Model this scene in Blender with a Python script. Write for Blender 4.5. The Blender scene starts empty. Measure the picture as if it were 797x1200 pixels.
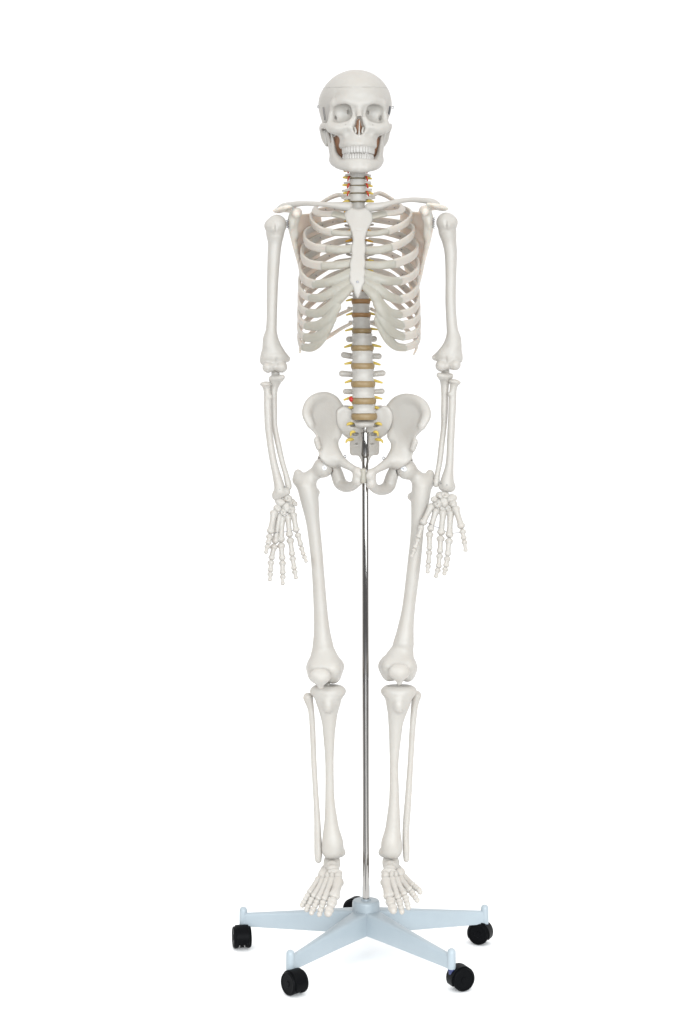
import bpy, math, random
import numpy as np

random.seed(7)
rng = np.random.default_rng(7)
scn = bpy.context.scene
col = scn.collection

# ------------------------------------------------------------------ measuring
# One photo pixel is 1/600 m on the plane y = 0 (the plane of the steel pole).
F, D0, CU, CV, CZ, PX = 2220.0, 3.70, 398.5, 433.0, 1.148, 600.0


def W(u, v, y=0.0):
    d = D0 + y
    return np.array([(u - CU) / F * d, y, CZ - (v - CV) / F * d])


def px(r):
    return r / PX


# ------------------------------------------------------------------ distance-field modelling
BIG = 0.06


class Sdf:
    """Solid built from smoothly joined and carved volumes, meshed at voxel size h."""

    def __init__(self, h=0.0016, noise=0.0, nscale=60.0):
        self.h, self.ops, self.noise, self.ns = h, [], noise, nscale

    def _add(self, kind, fns, k, grow=0.0):
        self.ops.append((kind, fns, k))
        return self

    # fns : list of (function, lo, hi)
    def ball(self, c, r, k=0.0, op='u'):
        c = np.asarray(c, float)
        return self._add(op, [(lambda X, Y, Z: np.sqrt((X - c[0]) ** 2 + (Y - c[1]) ** 2 + (Z - c[2]) ** 2) - r,
                               c - r, c + r)], k)

    def ell(self, c, r, k=0.0, op='u', rx=0.0, ry=0.0, rz=0.0):
        c = np.asarray(c, float)
        r = np.asarray(r, float)
        M = rot(rx, ry, rz).T

        def f(X, Y, Z):
            X, Y, Z = X - c[0], Y - c[1], Z - c[2]
            a = M[0, 0] * X + M[0, 1] * Y + M[0, 2] * Z
            b = M[1, 0] * X + M[1, 1] * Y + M[1, 2] * Z
            d = M[2, 0] * X + M[2, 1] * Y + M[2, 2] * Z
            k0 = np.sqrt((a / r[0]) ** 2 + (b / r[1]) ** 2 + (d / r[2]) ** 2)
            k1 = np.sqrt((a / r[0] ** 2) ** 2 + (b / r[1] ** 2) ** 2 + (d / r[2] ** 2) ** 2)
            return k0 * (k0 - 1) / np.maximum(k1, 1e-6)
        m = r.max()
        return self._add(op, [(f, c - m, c + m)], k)

    def socket(self, c, r, k, rx, ry, rz):
        """hollow with a squarish opening"""
        Mt = rot(rx, ry, rz).T

        def f(X, Y, Z):
            X, Y, Z = X - c[0], Y - c[1], Z - c[2]
            a, b, d = (Mt[i, 0] * X + Mt[i, 1] * Y + Mt[i, 2] * Z for i in range(3))
            q = (np.abs(a / r[0]) ** 3 + np.abs(d / r[2]) ** 3) ** (1 / 3)
            return (np.sqrt(q * q + (b / r[1]) ** 2) - 1) * min(r)
        m = max(r) * 1.3
        return self._add('s', [(f, c - m, c + m)], k)

    def box(self, c, r, rnd=0.001, k=0.0, op='u', rx=0.0, ry=0.0, rz=0.0):
        c = np.asarray(c, float)
        r = np.asarray(r, float)
        M = rot(rx, ry, rz).T

        def f(X, Y, Z):
            X, Y, Z = X - c[0], Y - c[1], Z - c[2]
            a = np.abs(M[0, 0] * X + M[0, 1] * Y + M[0, 2] * Z) - r[0] + rnd
            b = np.abs(M[1, 0] * X + M[1, 1] * Y + M[1, 2] * Z) - r[1] + rnd
            d = np.abs(M[2, 0] * X + M[2, 1] * Y + M[2, 2] * Z) - r[2] + rnd
            o = np.sqrt(np.maximum(a, 0) ** 2 + np.maximum(b, 0) ** 2 + np.maximum(d, 0) ** 2)
            return o + np.minimum(np.maximum(np.maximum(a, b), d), 0) - rnd
        m = np.linalg.norm(r)
        return self._add(op, [(f, c - m, c + m)], k)

    def chain(self, pts, rad, k=0.0, op='u', sub=4, flat=None, fac=1.0):
        """Tapered rod through pts; flat = direction in which the section is squeezed by fac."""
        P, R = spline(pts, rad, sub)
        fns = []
        n = None
        if flat is not None:
            n = np.asarray(flat, float)
            n = n / np.linalg.norm(n)
        for i in range(len(P) - 1):
            a, b, ra, rb = P[i], P[i + 1], R[i], R[i + 1]

            def f(X, Y, Z, a=a, b=b, ra=ra, rb=rb):
                ab = b - a
                qx, qy, qz = X - a[0], Y - a[1], Z - a[2]
                L2 = max(float(ab @ ab), 1e-12)
                t = np.clip((qx * ab[0] + qy * ab[1] + qz * ab[2]) / L2, 0, 1)
                wx, wy, wz = qx - t * ab[0], qy - t * ab[1], qz - t * ab[2]
                q = wx * wx + wy * wy + wz * wz
                if n is not None:
                    s = wx * n[0] + wy * n[1] + wz * n[2]
                    q = q + s * s * (1 / fac ** 2 - 1)
                return np.sqrt(q) - (ra + t * (rb - ra))
            m = max(ra, rb)
            fns.append((f, np.minimum(a, b) - m, np.maximum(a, b) + m))
        return self._add(op, fns, k)

    def plate(self, poly, ctrl, thick, k=0.0, rnd=None, op='u', smooth=3):
        """Curved sheet: a closed outline, its depth given by control points, and a real thickness."""
        P = closed_spline(np.array(poly, float), smooth)
        lo, hi = P.min(0) - 12, P.max(0) + 12
        st = 0.5
        us = np.arange(lo[0], hi[0], st)
        vs = np.arange(lo[1], hi[1], st)
        U, V = np.meshgrid(us, vs, indexing='ij')
        dist = poly_sdf(U, V, P)
        yy = tps(np.array(ctrl, float), U, V)
        gu, gv = np.gradient(yy, st)
        sl = np.sqrt(1 + (gu * PX) ** 2 + (gv * PX) ** 2)
        rnd = thick * 0.45 if rnd is None else rnd

        def f(X, Y, Z):
            X, Y, Z = np.broadcast_arrays(X, Y, Z)
            d = D0 + Y
            u = CU + F * X / d
            v = CV - F * (Z - CZ) / d
            iu = np.clip((u - lo[0]) / st, 0, len(us) - 1.001)
            iv = np.clip((v - lo[1]) / st, 0, len(vs) - 1.001)
            a, b = iu.astype(int), iv.astype(int)
            fu, fv = iu - a, iv - b

            def smp(A):
                return (A[a, b] * (1 - fu) * (1 - fv) + A[a + 1, b] * fu * (1 - fv)
                        + A[a, b + 1] * (1 - fu) * fv + A[a + 1, b + 1] * fu * fv)
            p = smp(dist) / PX + rnd
            q = np.abs(Y - smp(yy)) / smp(sl) - thick / 2 + rnd
            return np.sqrt(np.maximum(p, 0) ** 2 + np.maximum(q, 0) ** 2) + np.minimum(np.maximum(p, q), 0) - rnd
        ym = yy[dist < 2]
        y0, y1 = ym.min() - thick, ym.max() + thick
        c = np.array([W(u, v, y) for u in (P[:, 0].min(), P[:, 0].max()) for v in (P[:, 1].min(), P[:, 1].max()) for y in (y0, y1)])
        return self._add(op, [(f, c.min(0), c.max(0))], k)

    def fn(self, f, lo, hi, k=0.0, op='u'):
        return self._add(op, [(f, np.asarray(lo, float), np.asarray(hi, float))], k)

    def mesh(self, smooth=2):
        h = self.h
        lo = np.min([l for kd, fs, k in self.ops if kd == 'u' for f, l, u in fs], axis=0) - 4 * h
        hi = np.max([u for kd, fs, k in self.ops if kd == 'u' for f, l, u in fs], axis=0) + 4 * h
        n = np.ceil((hi - lo) / h).astype(int) + 1
        D = np.full(n, BIG, np.float32)
        ax = [lo[i] + h * np.arange(n[i]) for i in range(3)]
        for kind, fs, k in self.ops:
            mrg = k + 3 * h
            gl = np.min([l for f, l, u in fs], axis=0) - mrg
            gh = np.max([u for f, l, u in fs], axis=0) + mrg
            i0 = np.clip(np.floor((gl - lo) / h).astype(int), 0, n)
            i1 = np.clip(np.ceil((gh - lo) / h).astype(int) + 1, 0, n)
            if (i1 <= i0).any():
                continue
            T = np.full(i1 - i0, BIG, np.float32)
            for f, l, u in fs:
                j0 = np.clip(np.floor((l - mrg - lo) / h).astype(int), i0, i1)
                j1 = np.clip(np.ceil((u + mrg - lo) / h).astype(int) + 1, i0, i1)
                if (j1 <= j0).any():
                    continue
                d = f(ax[0][j0[0]:j1[0], None, None], ax[1][None, j0[1]:j1[1], None], ax[2][None, None, j0[2]:j1[2]])
                s = tuple(slice(j0[i] - i0[i], j1[i] - i0[i]) for i in range(3))
                T[s] = np.minimum(T[s], d)
            s = tuple(slice(i0[i], i1[i]) for i in range(3))
            A = D[s]
            if kind == 'u':
                if k > 0:
                    w = np.maximum(k - np.abs(A - T), 0) / k
                    D[s] = np.minimum(A, T) - w * w * k * 0.25
                else:
                    D[s] = np.minimum(A, T)
            else:
                if k > 0:
                    w = np.maximum(k - np.abs(A + T), 0) / k
                    D[s] = np.maximum(A, -T) + w * w * k * 0.25
                else:
                    D[s] = np.maximum(A, -T)
        if self.noise:
            X, Y, Z = ax[0][:, None, None], ax[1][None, :, None], ax[2][None, None, :]
            q = self.ns
            D = D + (self.noise * (np.sin(q * X + 1.3 * np.sin(q * .7 * Z)) * np.sin(q * 1.1 * Y + 2 + np.sin(q * .5 * X))
                                   + np.sin(q * .43 * Z + 1 + np.sin(q * 1.3 * Y)) * .7)).astype(np.float32)
        D[0], D[-1], D[:, 0], D[:, -1], D[:, :, 0], D[:, :, -1] = (BIG,) * 6
        return surface_nets(D, lo, h, smooth)


def rot(rx, ry, rz):
    cx, sx, cy, sy, cz, sz = math.cos(rx), math.sin(rx), math.cos(ry), math.sin(ry), math.cos(rz), math.sin(rz)
    A = np.array([[1, 0, 0], [0, cx, -sx], [0, sx, cx]])
    B = np.array([[cy, 0, sy], [0, 1, 0], [-sy, 0, cy]])
    C = np.array([[cz, -sz, 0], [sz, cz, 0], [0, 0, 1]])
    return C @ B @ A


def spline(pts, rad, sub=4):
    P = np.array(pts, float)
    R = np.array(rad if np.ndim(rad) else [rad] * len(P), float)
    if R.ndim == 1:
        R = R[:, None]
    Q = np.hstack([P, R])
    if len(Q) < 3 or sub <= 1:
        out = Q
    else:
        E = np.vstack([2 * Q[0] - Q[1], Q, 2 * Q[-1] - Q[-2]])
        o = []
        for i in range(1, len(E) - 2):
            for j in range(sub):
                t = j / sub
                a, b, c, d = E[i - 1], E[i], E[i + 1], E[i + 2]
                o.append(.5 * (2 * b + (c - a) * t + (2 * a - 5 * b + 4 * c - d) * t * t + (3 * b - a - 3 * c + d) * t ** 3))
        o.append(Q[-1])
        out = np.array(o)
    if out.shape[1] == 4:
        return out[:, :3], out[:, 3]
    return out[:, :3], out[:, 3:]


def closed_spline(P, sub=3):
    n = len(P)
    o = []
    for i in range(n):
        a, b, c, d = P[i - 1], P[i], P[(i + 1) % n], P[(i + 2) % n]
        for j in range(sub):
            t = j / sub
            o.append(.5 * (2 * b + (c - a) * t + (2 * a - 5 * b + 4 * c - d) * t * t + (3 * b - a - 3 * c + d) * t ** 3))
    return np.array(o)


def poly_sdf(U, V, P):
    d = np.full(U.shape, 1e9)
    s = np.ones(U.shape)
    n = len(P)
    for i in range(n):
        a, b = P[i], P[i - 1]
        e = b - a
        wu, wv = U - a[0], V - a[1]
        t = np.clip((wu * e[0] + wv * e[1]) / max(e @ e, 1e-12), 0, 1)
        d = np.minimum(d, (wu - e[0] * t) ** 2 + (wv - e[1] * t) ** 2)
        c1, c2, c3 = V >= a[1], V < b[1], e[0] * wv > e[1] * wu
        fl = (c1 & c2 & c3) | (~c1 & ~c2 & ~c3)
        s = np.where(fl, -s, s)
    return s * np.sqrt(d)


def tps(C, U, V, lam=4.0):
    n = len(C)

    def ker(r2):
        return np.where(r2 > 1e-9, .5 * r2 * np.log(np.maximum(r2, 1e-9)), 0)
    r2 = (C[:, None, 0] - C[None, :, 0]) ** 2 + (C[:, None, 1] - C[None, :, 1]) ** 2
    A = np.zeros((n + 3, n + 3))
    A[:n, :n] = ker(r2) + lam * np.eye(n)
    A[:n, n], A[:n, n + 1:] = 1, C[:, :2]
    A[n:, :n] = A[:n, n:].T
    w = np.linalg.solve(A, np.concatenate([C[:, 2], np.zeros(3)]))
    out = w[n] + w[n + 1] * U + w[n + 2] * V
    for i in range(n):
        out = out + w[i] * ker((U - C[i, 0]) ** 2 + (V - C[i, 1]) ** 2)
    return out


def surface_nets(D, lo, h, smooth):
    s = D < 0
    c = np.zeros(np.array(D.shape) - 1, np.int8)
    offs = [(i, j, k) for i in (0, 1) for j in (0, 1) for k in (0, 1)]
    nx, ny, nz = D.shape
    for i, j, k in offs:
        c += s[i:nx - 1 + i, j:ny - 1 + j, k:nz - 1 + k]
    act = (c > 0) & (c < 8)
    cells = np.argwhere(act)
    idx = np.full(act.shape, -1, np.int64)
    idx[act] = np.arange(len(cells))
    acc = np.zeros((len(cells), 3))
    cnt = np.zeros(len(cells))
    for a in offs:
        for q in range(3):
            if a[q]:
                continue
            b = list(a)
            b[q] = 1
            va = D[cells[:, 0] + a[0], cells[:, 1] + a[1], cells[:, 2] + a[2]]
            vb = D[cells[:, 0] + b[0], cells[:, 1] + b[1], cells[:, 2] + b[2]]
            m = (va < 0) != (vb < 0)
            t = va[m] / (va[m] - vb[m])
            p = np.tile(np.array(a, float), (len(t), 1))
            p[:, q] = t
            acc[m] += p
            cnt[m] += 1
    V = cells + acc / cnt[:, None]
    quads = []
    for q in range(3):
        o1, o2 = (q + 1) % 3, (q + 2) % 3
        sl0 = [slice(1, -1)] * 3
        sl1 = [slice(1, -1)] * 3
        sl0[q], sl1[q] = slice(0, -1), slice(1, None)
        A, B = s[tuple(sl0)], s[tuple(sl1)]
        e = np.argwhere(A != B)
        inside = A[e[:, 0], e[:, 1], e[:, 2]]
        base = e.copy()
        base[:, o1] += 1
        base[:, o2] += 1

        def cell(d1, d2):
            g = base.copy()
            g[:, o1] -= d1
            g[:, o2] -= d2
            return idx[g[:, 0], g[:, 1], g[:, 2]]
        Q = np.stack([cell(1, 1), cell(0, 1), cell(0, 0), cell(1, 0)], 1)
        Q[~inside] = Q[~inside][:, ::-1]
        quads.append(Q)
    Q = np.vstack(quads)
    Q = Q[(Q >= 0).all(1)]
    n = len(V)
    for it in range(smooth):
        for lam in (.5, -.34):
            S = np.zeros((n, 3))
            C = np.zeros(n)
            for a in range(4):
                for b in (Q[:, (a + 1) % 4], Q[:, (a - 1) % 4]):
                    for d in range(3):
                        S[:, d] += np.bincount(Q[:, a], V[b, d], n)
                    C += np.bincount(Q[:, a], minlength=n)
            V = V + lam * (S / np.maximum(C, 1)[:, None] - V)
    return lo + V * h, Q


# ------------------------------------------------------------------ direct meshes (sweeps, lathes)
def loft(pts, rad, sub=6, nseg=12, normal=None, power=2.0, cap=True):
    """Swept rod: rad is a radius or (half width, half thickness) per point; normal(p) gives the thickness direction."""
    P, R = spline(pts, rad, sub)
    if R.ndim == 1:
        R = np.stack([R, R], 1)
    T = np.gradient(P, axis=0)
    T /= np.linalg.norm(T, axis=1)[:, None]
    rings = []
    prev = np.array([0., 0., 1.]) if abs(T[0][2]) < .9 else np.array([1., 0., 0.])
    if cap:
        m = 3
        extra0 = [(P[0] - T[0] * R[0].min() * math.sin(a), T[0], R[0] * math.cos(a)) for a in (1.35, .95, .5)]
        extra1 = [(P[-1] + T[-1] * R[-1].min() * math.sin(a), T[-1], R[-1] * math.cos(a)) for a in (.5, .95, 1.35)]
    else:
        extra0 = extra1 = []
    seq = extra0 + [(P[i], T[i], R[i]) for i in range(len(P))] + extra1
    for p, t, r in seq:
        n = normal(p) if normal else prev
        n = n - t * (n @ t)
        n /= max(np.linalg.norm(n), 1e-9)
        prev = n
        w = np.cross(t, n)
        a = np.arange(nseg) / nseg * 2 * math.pi
        ca, sa = np.cos(a), np.sin(a)
        e = 2 / power
        x = np.sign(ca) * np.abs(ca) ** e * r[0]
        z = np.sign(sa) * np.abs(sa) ** e * r[1]
        rings.append(p + x[:, None] * w + z[:, None] * n)
    V = np.vstack(rings)
    faces = []
    m = len(rings)
    for i in range(m - 1):
        for j in range(nseg):
            k = (j + 1) % nseg
            faces.append((i * nseg + j, i * nseg + k, (i + 1) * nseg + k, (i + 1) * nseg + j))
    faces.append(tuple(range(nseg))[::-1])
    faces.append(tuple((m - 1) * nseg + j for j in range(nseg)))
    return V, faces


def lathe(profile, c=(0, 0, 0), axis='z', nseg=32, ell=(1, 1), M=None):
    """profile: list of (radius, height) from bottom to top."""
    V = []
    for r, z in profile:
        for j in range(nseg):
            a = j / nseg * 2 * math.pi
            V.append((r * math.cos(a) * ell[0], r * math.sin(a) * ell[1], z))
    V = np.array(V)
    if axis == 'x':
        V = V[:, [2, 0, 1]]
    elif axis == 'y':
        V = V[:, [1, 2, 0]]
    if M is not None:
        V = V @ M.T
    faces = []
    m = len(profile)
    for i in range(m - 1):
        for j in range(nseg):
            k = (j + 1) % nseg
            faces.append((i * nseg + j, i * nseg + k, (i + 1) * nseg + k, (i + 1) * nseg + j))
    faces.append(tuple(range(nseg))[::-1])
    faces.append(tuple((m - 1) * nseg + j for j in range(nseg)))
    return V + np.asarray(c, float), faces


def join(*ms):
    V, Fs, o = [], [], 0
    for v, f in ms:
        V.append(np.asarray(v))
        Fs += [tuple(int(i) + o for i in q) for q in f]
        o += len(v)
    return np.vstack(V), Fs


def helix(a, b, r, turns, wire, n=10):
    a, b = np.asarray(a, float), np.asarray(b, float)
    t = (b - a) / np.linalg.norm(b - a)
    e = np.cross(t, [0, 1, .1])
    e /= np.linalg.norm(e)
    g = np.cross(t, e)
    k = int(turns * n)
    pts = [a + (b - a) * i / k + r * (e * math.cos(2 * math.pi * i / n) + g * math.sin(2 * math.pi * i / n)) for i in range(k + 1)]
    return loft(pts, wire, sub=1, nseg=6)


def obj(name, vf, mat, parent=None, smooth=True, label=None):
    V, Fc = vf
    V = np.asarray(V, float)
    o_loc = np.array(parent['_base'][:]) if parent is not None and '_base' in parent else np.zeros(3)
    me = bpy.data.meshes.new(name)
    me.from_pydata((V - o_loc).tolist(), [], [list(map(int, f)) for f in Fc])
    me.validate()
    if smooth:
        me.polygons.foreach_set('use_smooth', [True] * len(me.polygons))
    me.materials.append(mat)
    o = bpy.data.objects.new(name, me)
    col.objects.link(o)
    if parent is not None:
        o.parent = parent
        if '_base' in parent:
            o['_base'] = parent['_base'][:]
    if label:
        o['label'] = label
    me.update()
    return o


def thing(name, label, cat, loc):
    o = bpy.data.objects.new(name, None)
    col.objects.link(o)
    o.empty_display_size = .1
    o.location = loc
    o['_base'] = [float(x) for x in loc]
    o['label'], o['category'] = label, cat
    return o


# ------------------------------------------------------------------ materials
def srgb(c):
    return tuple(((x / 255 + .055) / 1.055) ** 2.4 if x > 10 else x / 255 / 12.92 for x in c) + (1,)


def mat(name, c, rough=.5, metal=0.0, spot=None, spot_amt=.0, scale=40, bump=0.0, bscale=300, spec=.5, sss=0.0, coat=0.0):
    m = bpy.data.materials.new(name)
    m.use_nodes = True
    nt = m.node_tree
    b = nt.nodes['Principled BSDF']
    b.inputs['Roughness'].default_value = rough
    b.inputs['Metallic'].default_value = metal
    b.inputs['Specular IOR Level'].default_value = spec
    b.inputs['Coat Weight'].default_value = coat
    if sss:
        b.inputs['Subsurface Weight'].default_value = sss
        b.inputs['Subsurface Radius'].default_value = (.016, .0115, .0088)
        b.inputs['Subsurface Scale'].default_value = 1.0
    tc = nt.nodes.new('ShaderNodeTexCoord')
    if spot is not None:
        n = nt.nodes.new('ShaderNodeTexNoise')
        n.inputs['Scale'].default_value = scale
        n.inputs['Detail'].default_value = 6
        n.inputs['Roughness'].default_value = .62
        nt.links.new(tc.outputs['Object'], n.inputs['Vector'])
        r = nt.nodes.new('ShaderNodeMapRange')
        r.inputs['From Min'].default_value = .42
        r.inputs['From Max'].default_value = .75
        r.inputs['To Max'].default_value = spot_amt
        nt.links.new(n.outputs['Fac'], r.inputs['Value'])
        mx = nt.nodes.new('ShaderNodeMix')
        mx.data_type = 'RGBA'
        mx.inputs['A'].default_value = c
        mx.inputs['B'].default_value = spot
        nt.links.new(r.outputs['Result'], mx.inputs['Factor'])
        nt.links.new(mx.outputs['Result'], b.inputs['Base Color'])
    else:
        b.inputs['Base Color'].default_value = c
    if bump:
        n2 = nt.nodes.new('ShaderNodeTexNoise')
        n2.inputs['Scale'].default_value = bscale
        n2.inputs['Detail'].default_value = 4
        nt.links.new(tc.outputs['Object'], n2.inputs['Vector'])
        bp = nt.nodes.new('ShaderNodeBump')
        bp.inputs['Strength'].default_value = bump
        bp.inputs['Distance'].default_value = .001
        nt.links.new(n2.outputs['Fac'], bp.inputs['Height'])
        nt.links.new(bp.outputs['Normal'], b.inputs['Normal'])
    return m


M = dict(
    bone=mat('ivory_bone_plastic', (.415, .392, .36, 1), .42, spot=(.385, .35, .308, 1), spot_amt=.5, scale=22, bump=.35, bscale=160, sss=.15),
    rib=mat('rib_bone_plastic', (.432, .405, .364, 1), .45, spot=(.40, .36, .31, 1), spot_amt=.5, scale=26, bump=.3, bscale=180, sss=.7),
    thin=mat('thin_lightened_blade_plastic', (.515, .487, .44, 1), .45, spot=(.49, .45, .395, 1), spot_amt=.5, scale=26, bump=.3, bscale=180, sss=.9),  # thin translucent plastic, colour lifted to make up for shade on the blades
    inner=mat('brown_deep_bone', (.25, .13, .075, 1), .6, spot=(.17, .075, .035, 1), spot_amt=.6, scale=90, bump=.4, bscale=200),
    cartilage=mat('grey_green_cartilage', (.32, .302, .258, 1), .4, spot=(.29, .268, .218, 1), spot_amt=.6, scale=35, bump=.3, bscale=170, sss=.4),
    disc=mat('amber_disc_rubber', (0.267, 0.142, 0.053, 1), .45, spot=(0.227, 0.113, 0.036, 1), spot_amt=.6, scale=120, bump=.25, bscale=300),
    disc_pale=mat('tan_disc_rubber', (.25, .175, .085, 1), .45, spot=(.215, .135, .05, 1), spot_amt=.7, scale=120, bump=.25, bscale=300),
    disc_grey=mat('olive_disc_rubber', (0.162, 0.126, 0.069, 1), .5),
    nerve=mat('yellow_nerve_rubber', (.52, .385, .07, 1), .45, spot=(.44, .27, .04, 1), spot_amt=.6, scale=200),
    nerve_orange=mat('orange_nerve_rubber', (0.470, 0.251, 0.024, 1), .45),
    artery=mat('red_artery_rubber', (0.405, 0.036, 0.012, 1), .4),
    hernia=mat('red_prolapse_rubber', (0.421, 0.016, 0.012, 1), .35),
    tooth=mat('tooth_enamel', (.40, .38, .355, 1), .25, bump=.1, bscale=300),
    chrome=mat('chrome_steel', (.37, .355, .34, 1), .06, 1.0),
    steel=mat('dark_steel_wire', (.22, .22, .23, 1), .35, 1.0),
    plate=mat('white_steel_plate', (.55, .56, .58, 1), .3, .2),
    base=mat('pale_blue_plastic', (.31, .357, .388, 1), .35, spot=(.285, .332, .365, 1), spot_amt=.6, scale=30, bump=.12, bscale=900),
    black=mat('black_caster_plastic', (.0018, .002, .0026, 1), .45, bump=.2, bscale=700, spec=.06),
    navy=mat('navy_stem_plastic', (.02, .03, .11, 1), .35),
    floor=mat('dark_studio_floor', (.08, .08, .085, 1), .5),
    sheet=mat('white_studio_floor', (.96, .96, .96, 1), .9, spec=.1),
)

# ------------------------------------------------------------------ the skeleton
hub = W(429, 433, 0)
SK = thing('anatomical_skeleton', 'ivory human skeleton model with yellow nerves and tan discs, upright on a steel pole',
           'skeleton model', (hub[0], 0.0, .12))


def bone(name, s, parent=SK, m='bone', smooth=2, label=None):
    return obj(name, s.mesh(smooth), M[m], parent, label=label)


def R_(*a):
    return [px(x) for x in a]


def PT(*rows):
    return [W(*r) for r in rows]


# ---------------- skull: local pixel frame, v is the true height (no perspective), turned 4 degrees
SKU = W(417.2, 433, 0)[0]
TURN = math.radians(4.0)


def K(x, y, v):
    """skull frame: x sideways, y depth (px), v height (px, true)"""
    c, s_ = math.cos(TURN), math.sin(TURN)
    X, Y = x * c - y * s_, x * s_ + y * c
    return np.array([SKU + X / PX, Y / PX, CZ - (v - CV) / PX])


def KR(*a):
    return tuple(px(x) for x in a)


def skull_sdf():
    s = Sdf(.00105, noise=.00012, nscale=120)
    T = dict(rz=TURN)
    s.ell(K(0, 14, 121), KR(43.2, 49, 38.5), **T)                                  # braincase
    s.ell(K(0, -12, 119), KR(34.5, 39, 33), k=px(14), **T)                        # frontal bone
    s.ell(K(0, 22, 142), KR(35, 36, 24), k=px(10), **T)                           # occipital base
    for q in (-1, 1):
        s.ell(K(q * 48, -27, 138), KR(13.5, 24, 26), k=px(9), op='s', **T)          # temporal hollow
    s.chain([K(-27, -36, 127.5), K(-17, -43.5, 124.5), K(-7, -46.5, 127.5), K(0, -47, 128.5), K(7, -46.5, 127.5), K(17, -43.5, 124.5), K(27, -36, 127.5)],
            R_(3.6, 3.6, 3.8, 4.2, 3.8, 3.6, 3.6), k=px(6))                        # brow
    s.ell(K(0, -33, 146), KR(25, 15, 15), k=px(5), **T)                            # mid face
    s.ell(K(0, -35, 166), KR(19, 15, 14.5), k=px(7), **T)                            # upper jaw
    s.chain([K(-17.5, -28, 174), K(-12, -42, 174), K(0, -48.5, 174), K(12, -42, 174), K(17.5, -28, 174)], R_(4.6, 4.9, 4.9, 4.9, 4.6), k=px(5))
    for q in (-1, 1):
        s.chain([K(q * 28.5, -34, 127), K(q * 30.5, -31, 136), K(q * 31, -31, 146), K(q * 29.5, -33, 153)], R_(3.2, 2.9, 4, 5), k=px(5))  # orbit side
        s.chain([K(q * 17, -41, 156), K(q * 25, -37.5, 155.5), K(q * 31, -33, 154)], R_(6.4, 6.8, 5.8), k=px(6))                             # cheekbone
        s.chain([K(q * 31, -32, 153), K(q * 37.5, -21, 150.5), K(q * 40.3, -6, 148.5), K(q * 40, 8, 149)], R_(4.6, 3.6, 3.2, 4.0), k=px(4),
                flat=(1, 0, 0), fac=.6)                                                                                                   # zygomatic arch
        s.chain([K(q * 35, 14, 150), K(q * 34, 13, 160), K(q * 32.5, 11, 167)], R_(7, 6, 4), k=px(5))                                     # mastoid
        s.chain([K(q * 9, -44, 135), K(q * 8.5, -44, 146), K(q * 11, -44, 157)], R_(3.4, 2.6, 3.5), k=px(4))
    s.chain([K(0, -46, 130), K(0, -48.5, 137), K(0, -52, 144)], R_(3.6, 3.1, 3.0), k=px(4), flat=(1, 0, 0), fac=1.1)                        # nasal bone
    for q in (-1, 1):
        s.chain([K(q * 28, -33, 156), K(q * 19.5, -34, 163), K(q * 16.5, -32, 172)], R_(3.4, 3.4, 3.6), k=px(4))
    s.chain([K(0, -46, 165), K(0, -50, 163.5)], R_(2.6, 1.4), k=px(3))
    for q in (-1, 1):
        s.socket(K(q * 17.7, -40, 138.3), KR(11.2, 9.6, 10.0), k=px(3.4), rx=.12, rz=TURN + q * .36, ry=q * .16)                        # eye sockets
    s.ell(K(0, -50, 156.5), KR(6.6, 15, 7.4), k=px(2), op='s', **T)
    s.ell(K(0, -51, 149.5), KR(4.3, 13, 6.6), k=px(2), op='s', **T)
    for q in (-1, 1):
        s.ell(K(q * 15.5, -43.5, 152.5), KR(1.2, 3, 1.0), op='s', k=px(1), **T)
        s.ell(K(q * 23.5, -39, 146), KR(1, 4, 1), op='s', **T)
    for q in (-1, 1):
        s.ell(K(q * 14.5, -50.5, 162), KR(5.5, 5, 5), op='s', k=px(5), **T)
        s.ell(K(q * 11.5, -34, 136), KR(1.3, 6, 2.4), op='s', k=px(1.5), **T)
    # hollow under the cheek, foramen
    s.ell(K(0, 12, 176), KR(14, 18, 12), op='s', k=px(4), **T)
    return s


CAPV = 108.5
sk = skull_sdf()
sk.box(K(0, -42, CAPV) + np.array([0, .05 - .15 * math.sin(.115), .15 * math.cos(.115) + .05 * math.tan(.115)]), (.2, .25, .15), rnd=.0002, op='s', rx=.115)
skull = bone('skull', sk)
sk = skull_sdf()
sk.box(K(0, -42, CAPV + .25) + np.array([0, .05 + .15 * math.sin(.115), -.15 * math.cos(.115) + .05 * math.tan(.115)]), (.2, .25, .15), rnd=.0002, op='s', rx=.115)
bone('skull_cap', sk, skull)

# brown deep bone seen inside the nose and behind the jaw branches
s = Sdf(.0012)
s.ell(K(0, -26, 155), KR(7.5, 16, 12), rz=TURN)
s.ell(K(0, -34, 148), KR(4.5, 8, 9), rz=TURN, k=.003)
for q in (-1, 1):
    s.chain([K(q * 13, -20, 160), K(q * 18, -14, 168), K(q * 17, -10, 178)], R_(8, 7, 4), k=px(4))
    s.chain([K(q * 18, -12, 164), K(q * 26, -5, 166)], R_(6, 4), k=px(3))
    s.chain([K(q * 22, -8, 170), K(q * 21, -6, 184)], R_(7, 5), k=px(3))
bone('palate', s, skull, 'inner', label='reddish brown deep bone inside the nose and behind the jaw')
s = Sdf(.0008)
s.chain([K(.3, -49.5, 148), K(0, -49, 156), K(-.2, -49, 163.5)], R_(.7, .7, 1.3), flat=(1, 0, 0), fac=.9)
for q in (-1, 1):
    s.chain([K(q * 4.8, -44, 155), K(q * 3.8, -46, 160), K(q * 5, -46, 163)], R_(1.1, 1.4, 1))
bone('nasal_septum', s, skull, 'bone')


def arch(a, top):
    """dental arch: a in -1..1"""
    w, f = (17.6, 50.5) if top else (16.6, 49.6)
    return w * math.sin(a * 1.45), -26 - (f - 26) * math.cos(a * 1.38)


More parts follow.
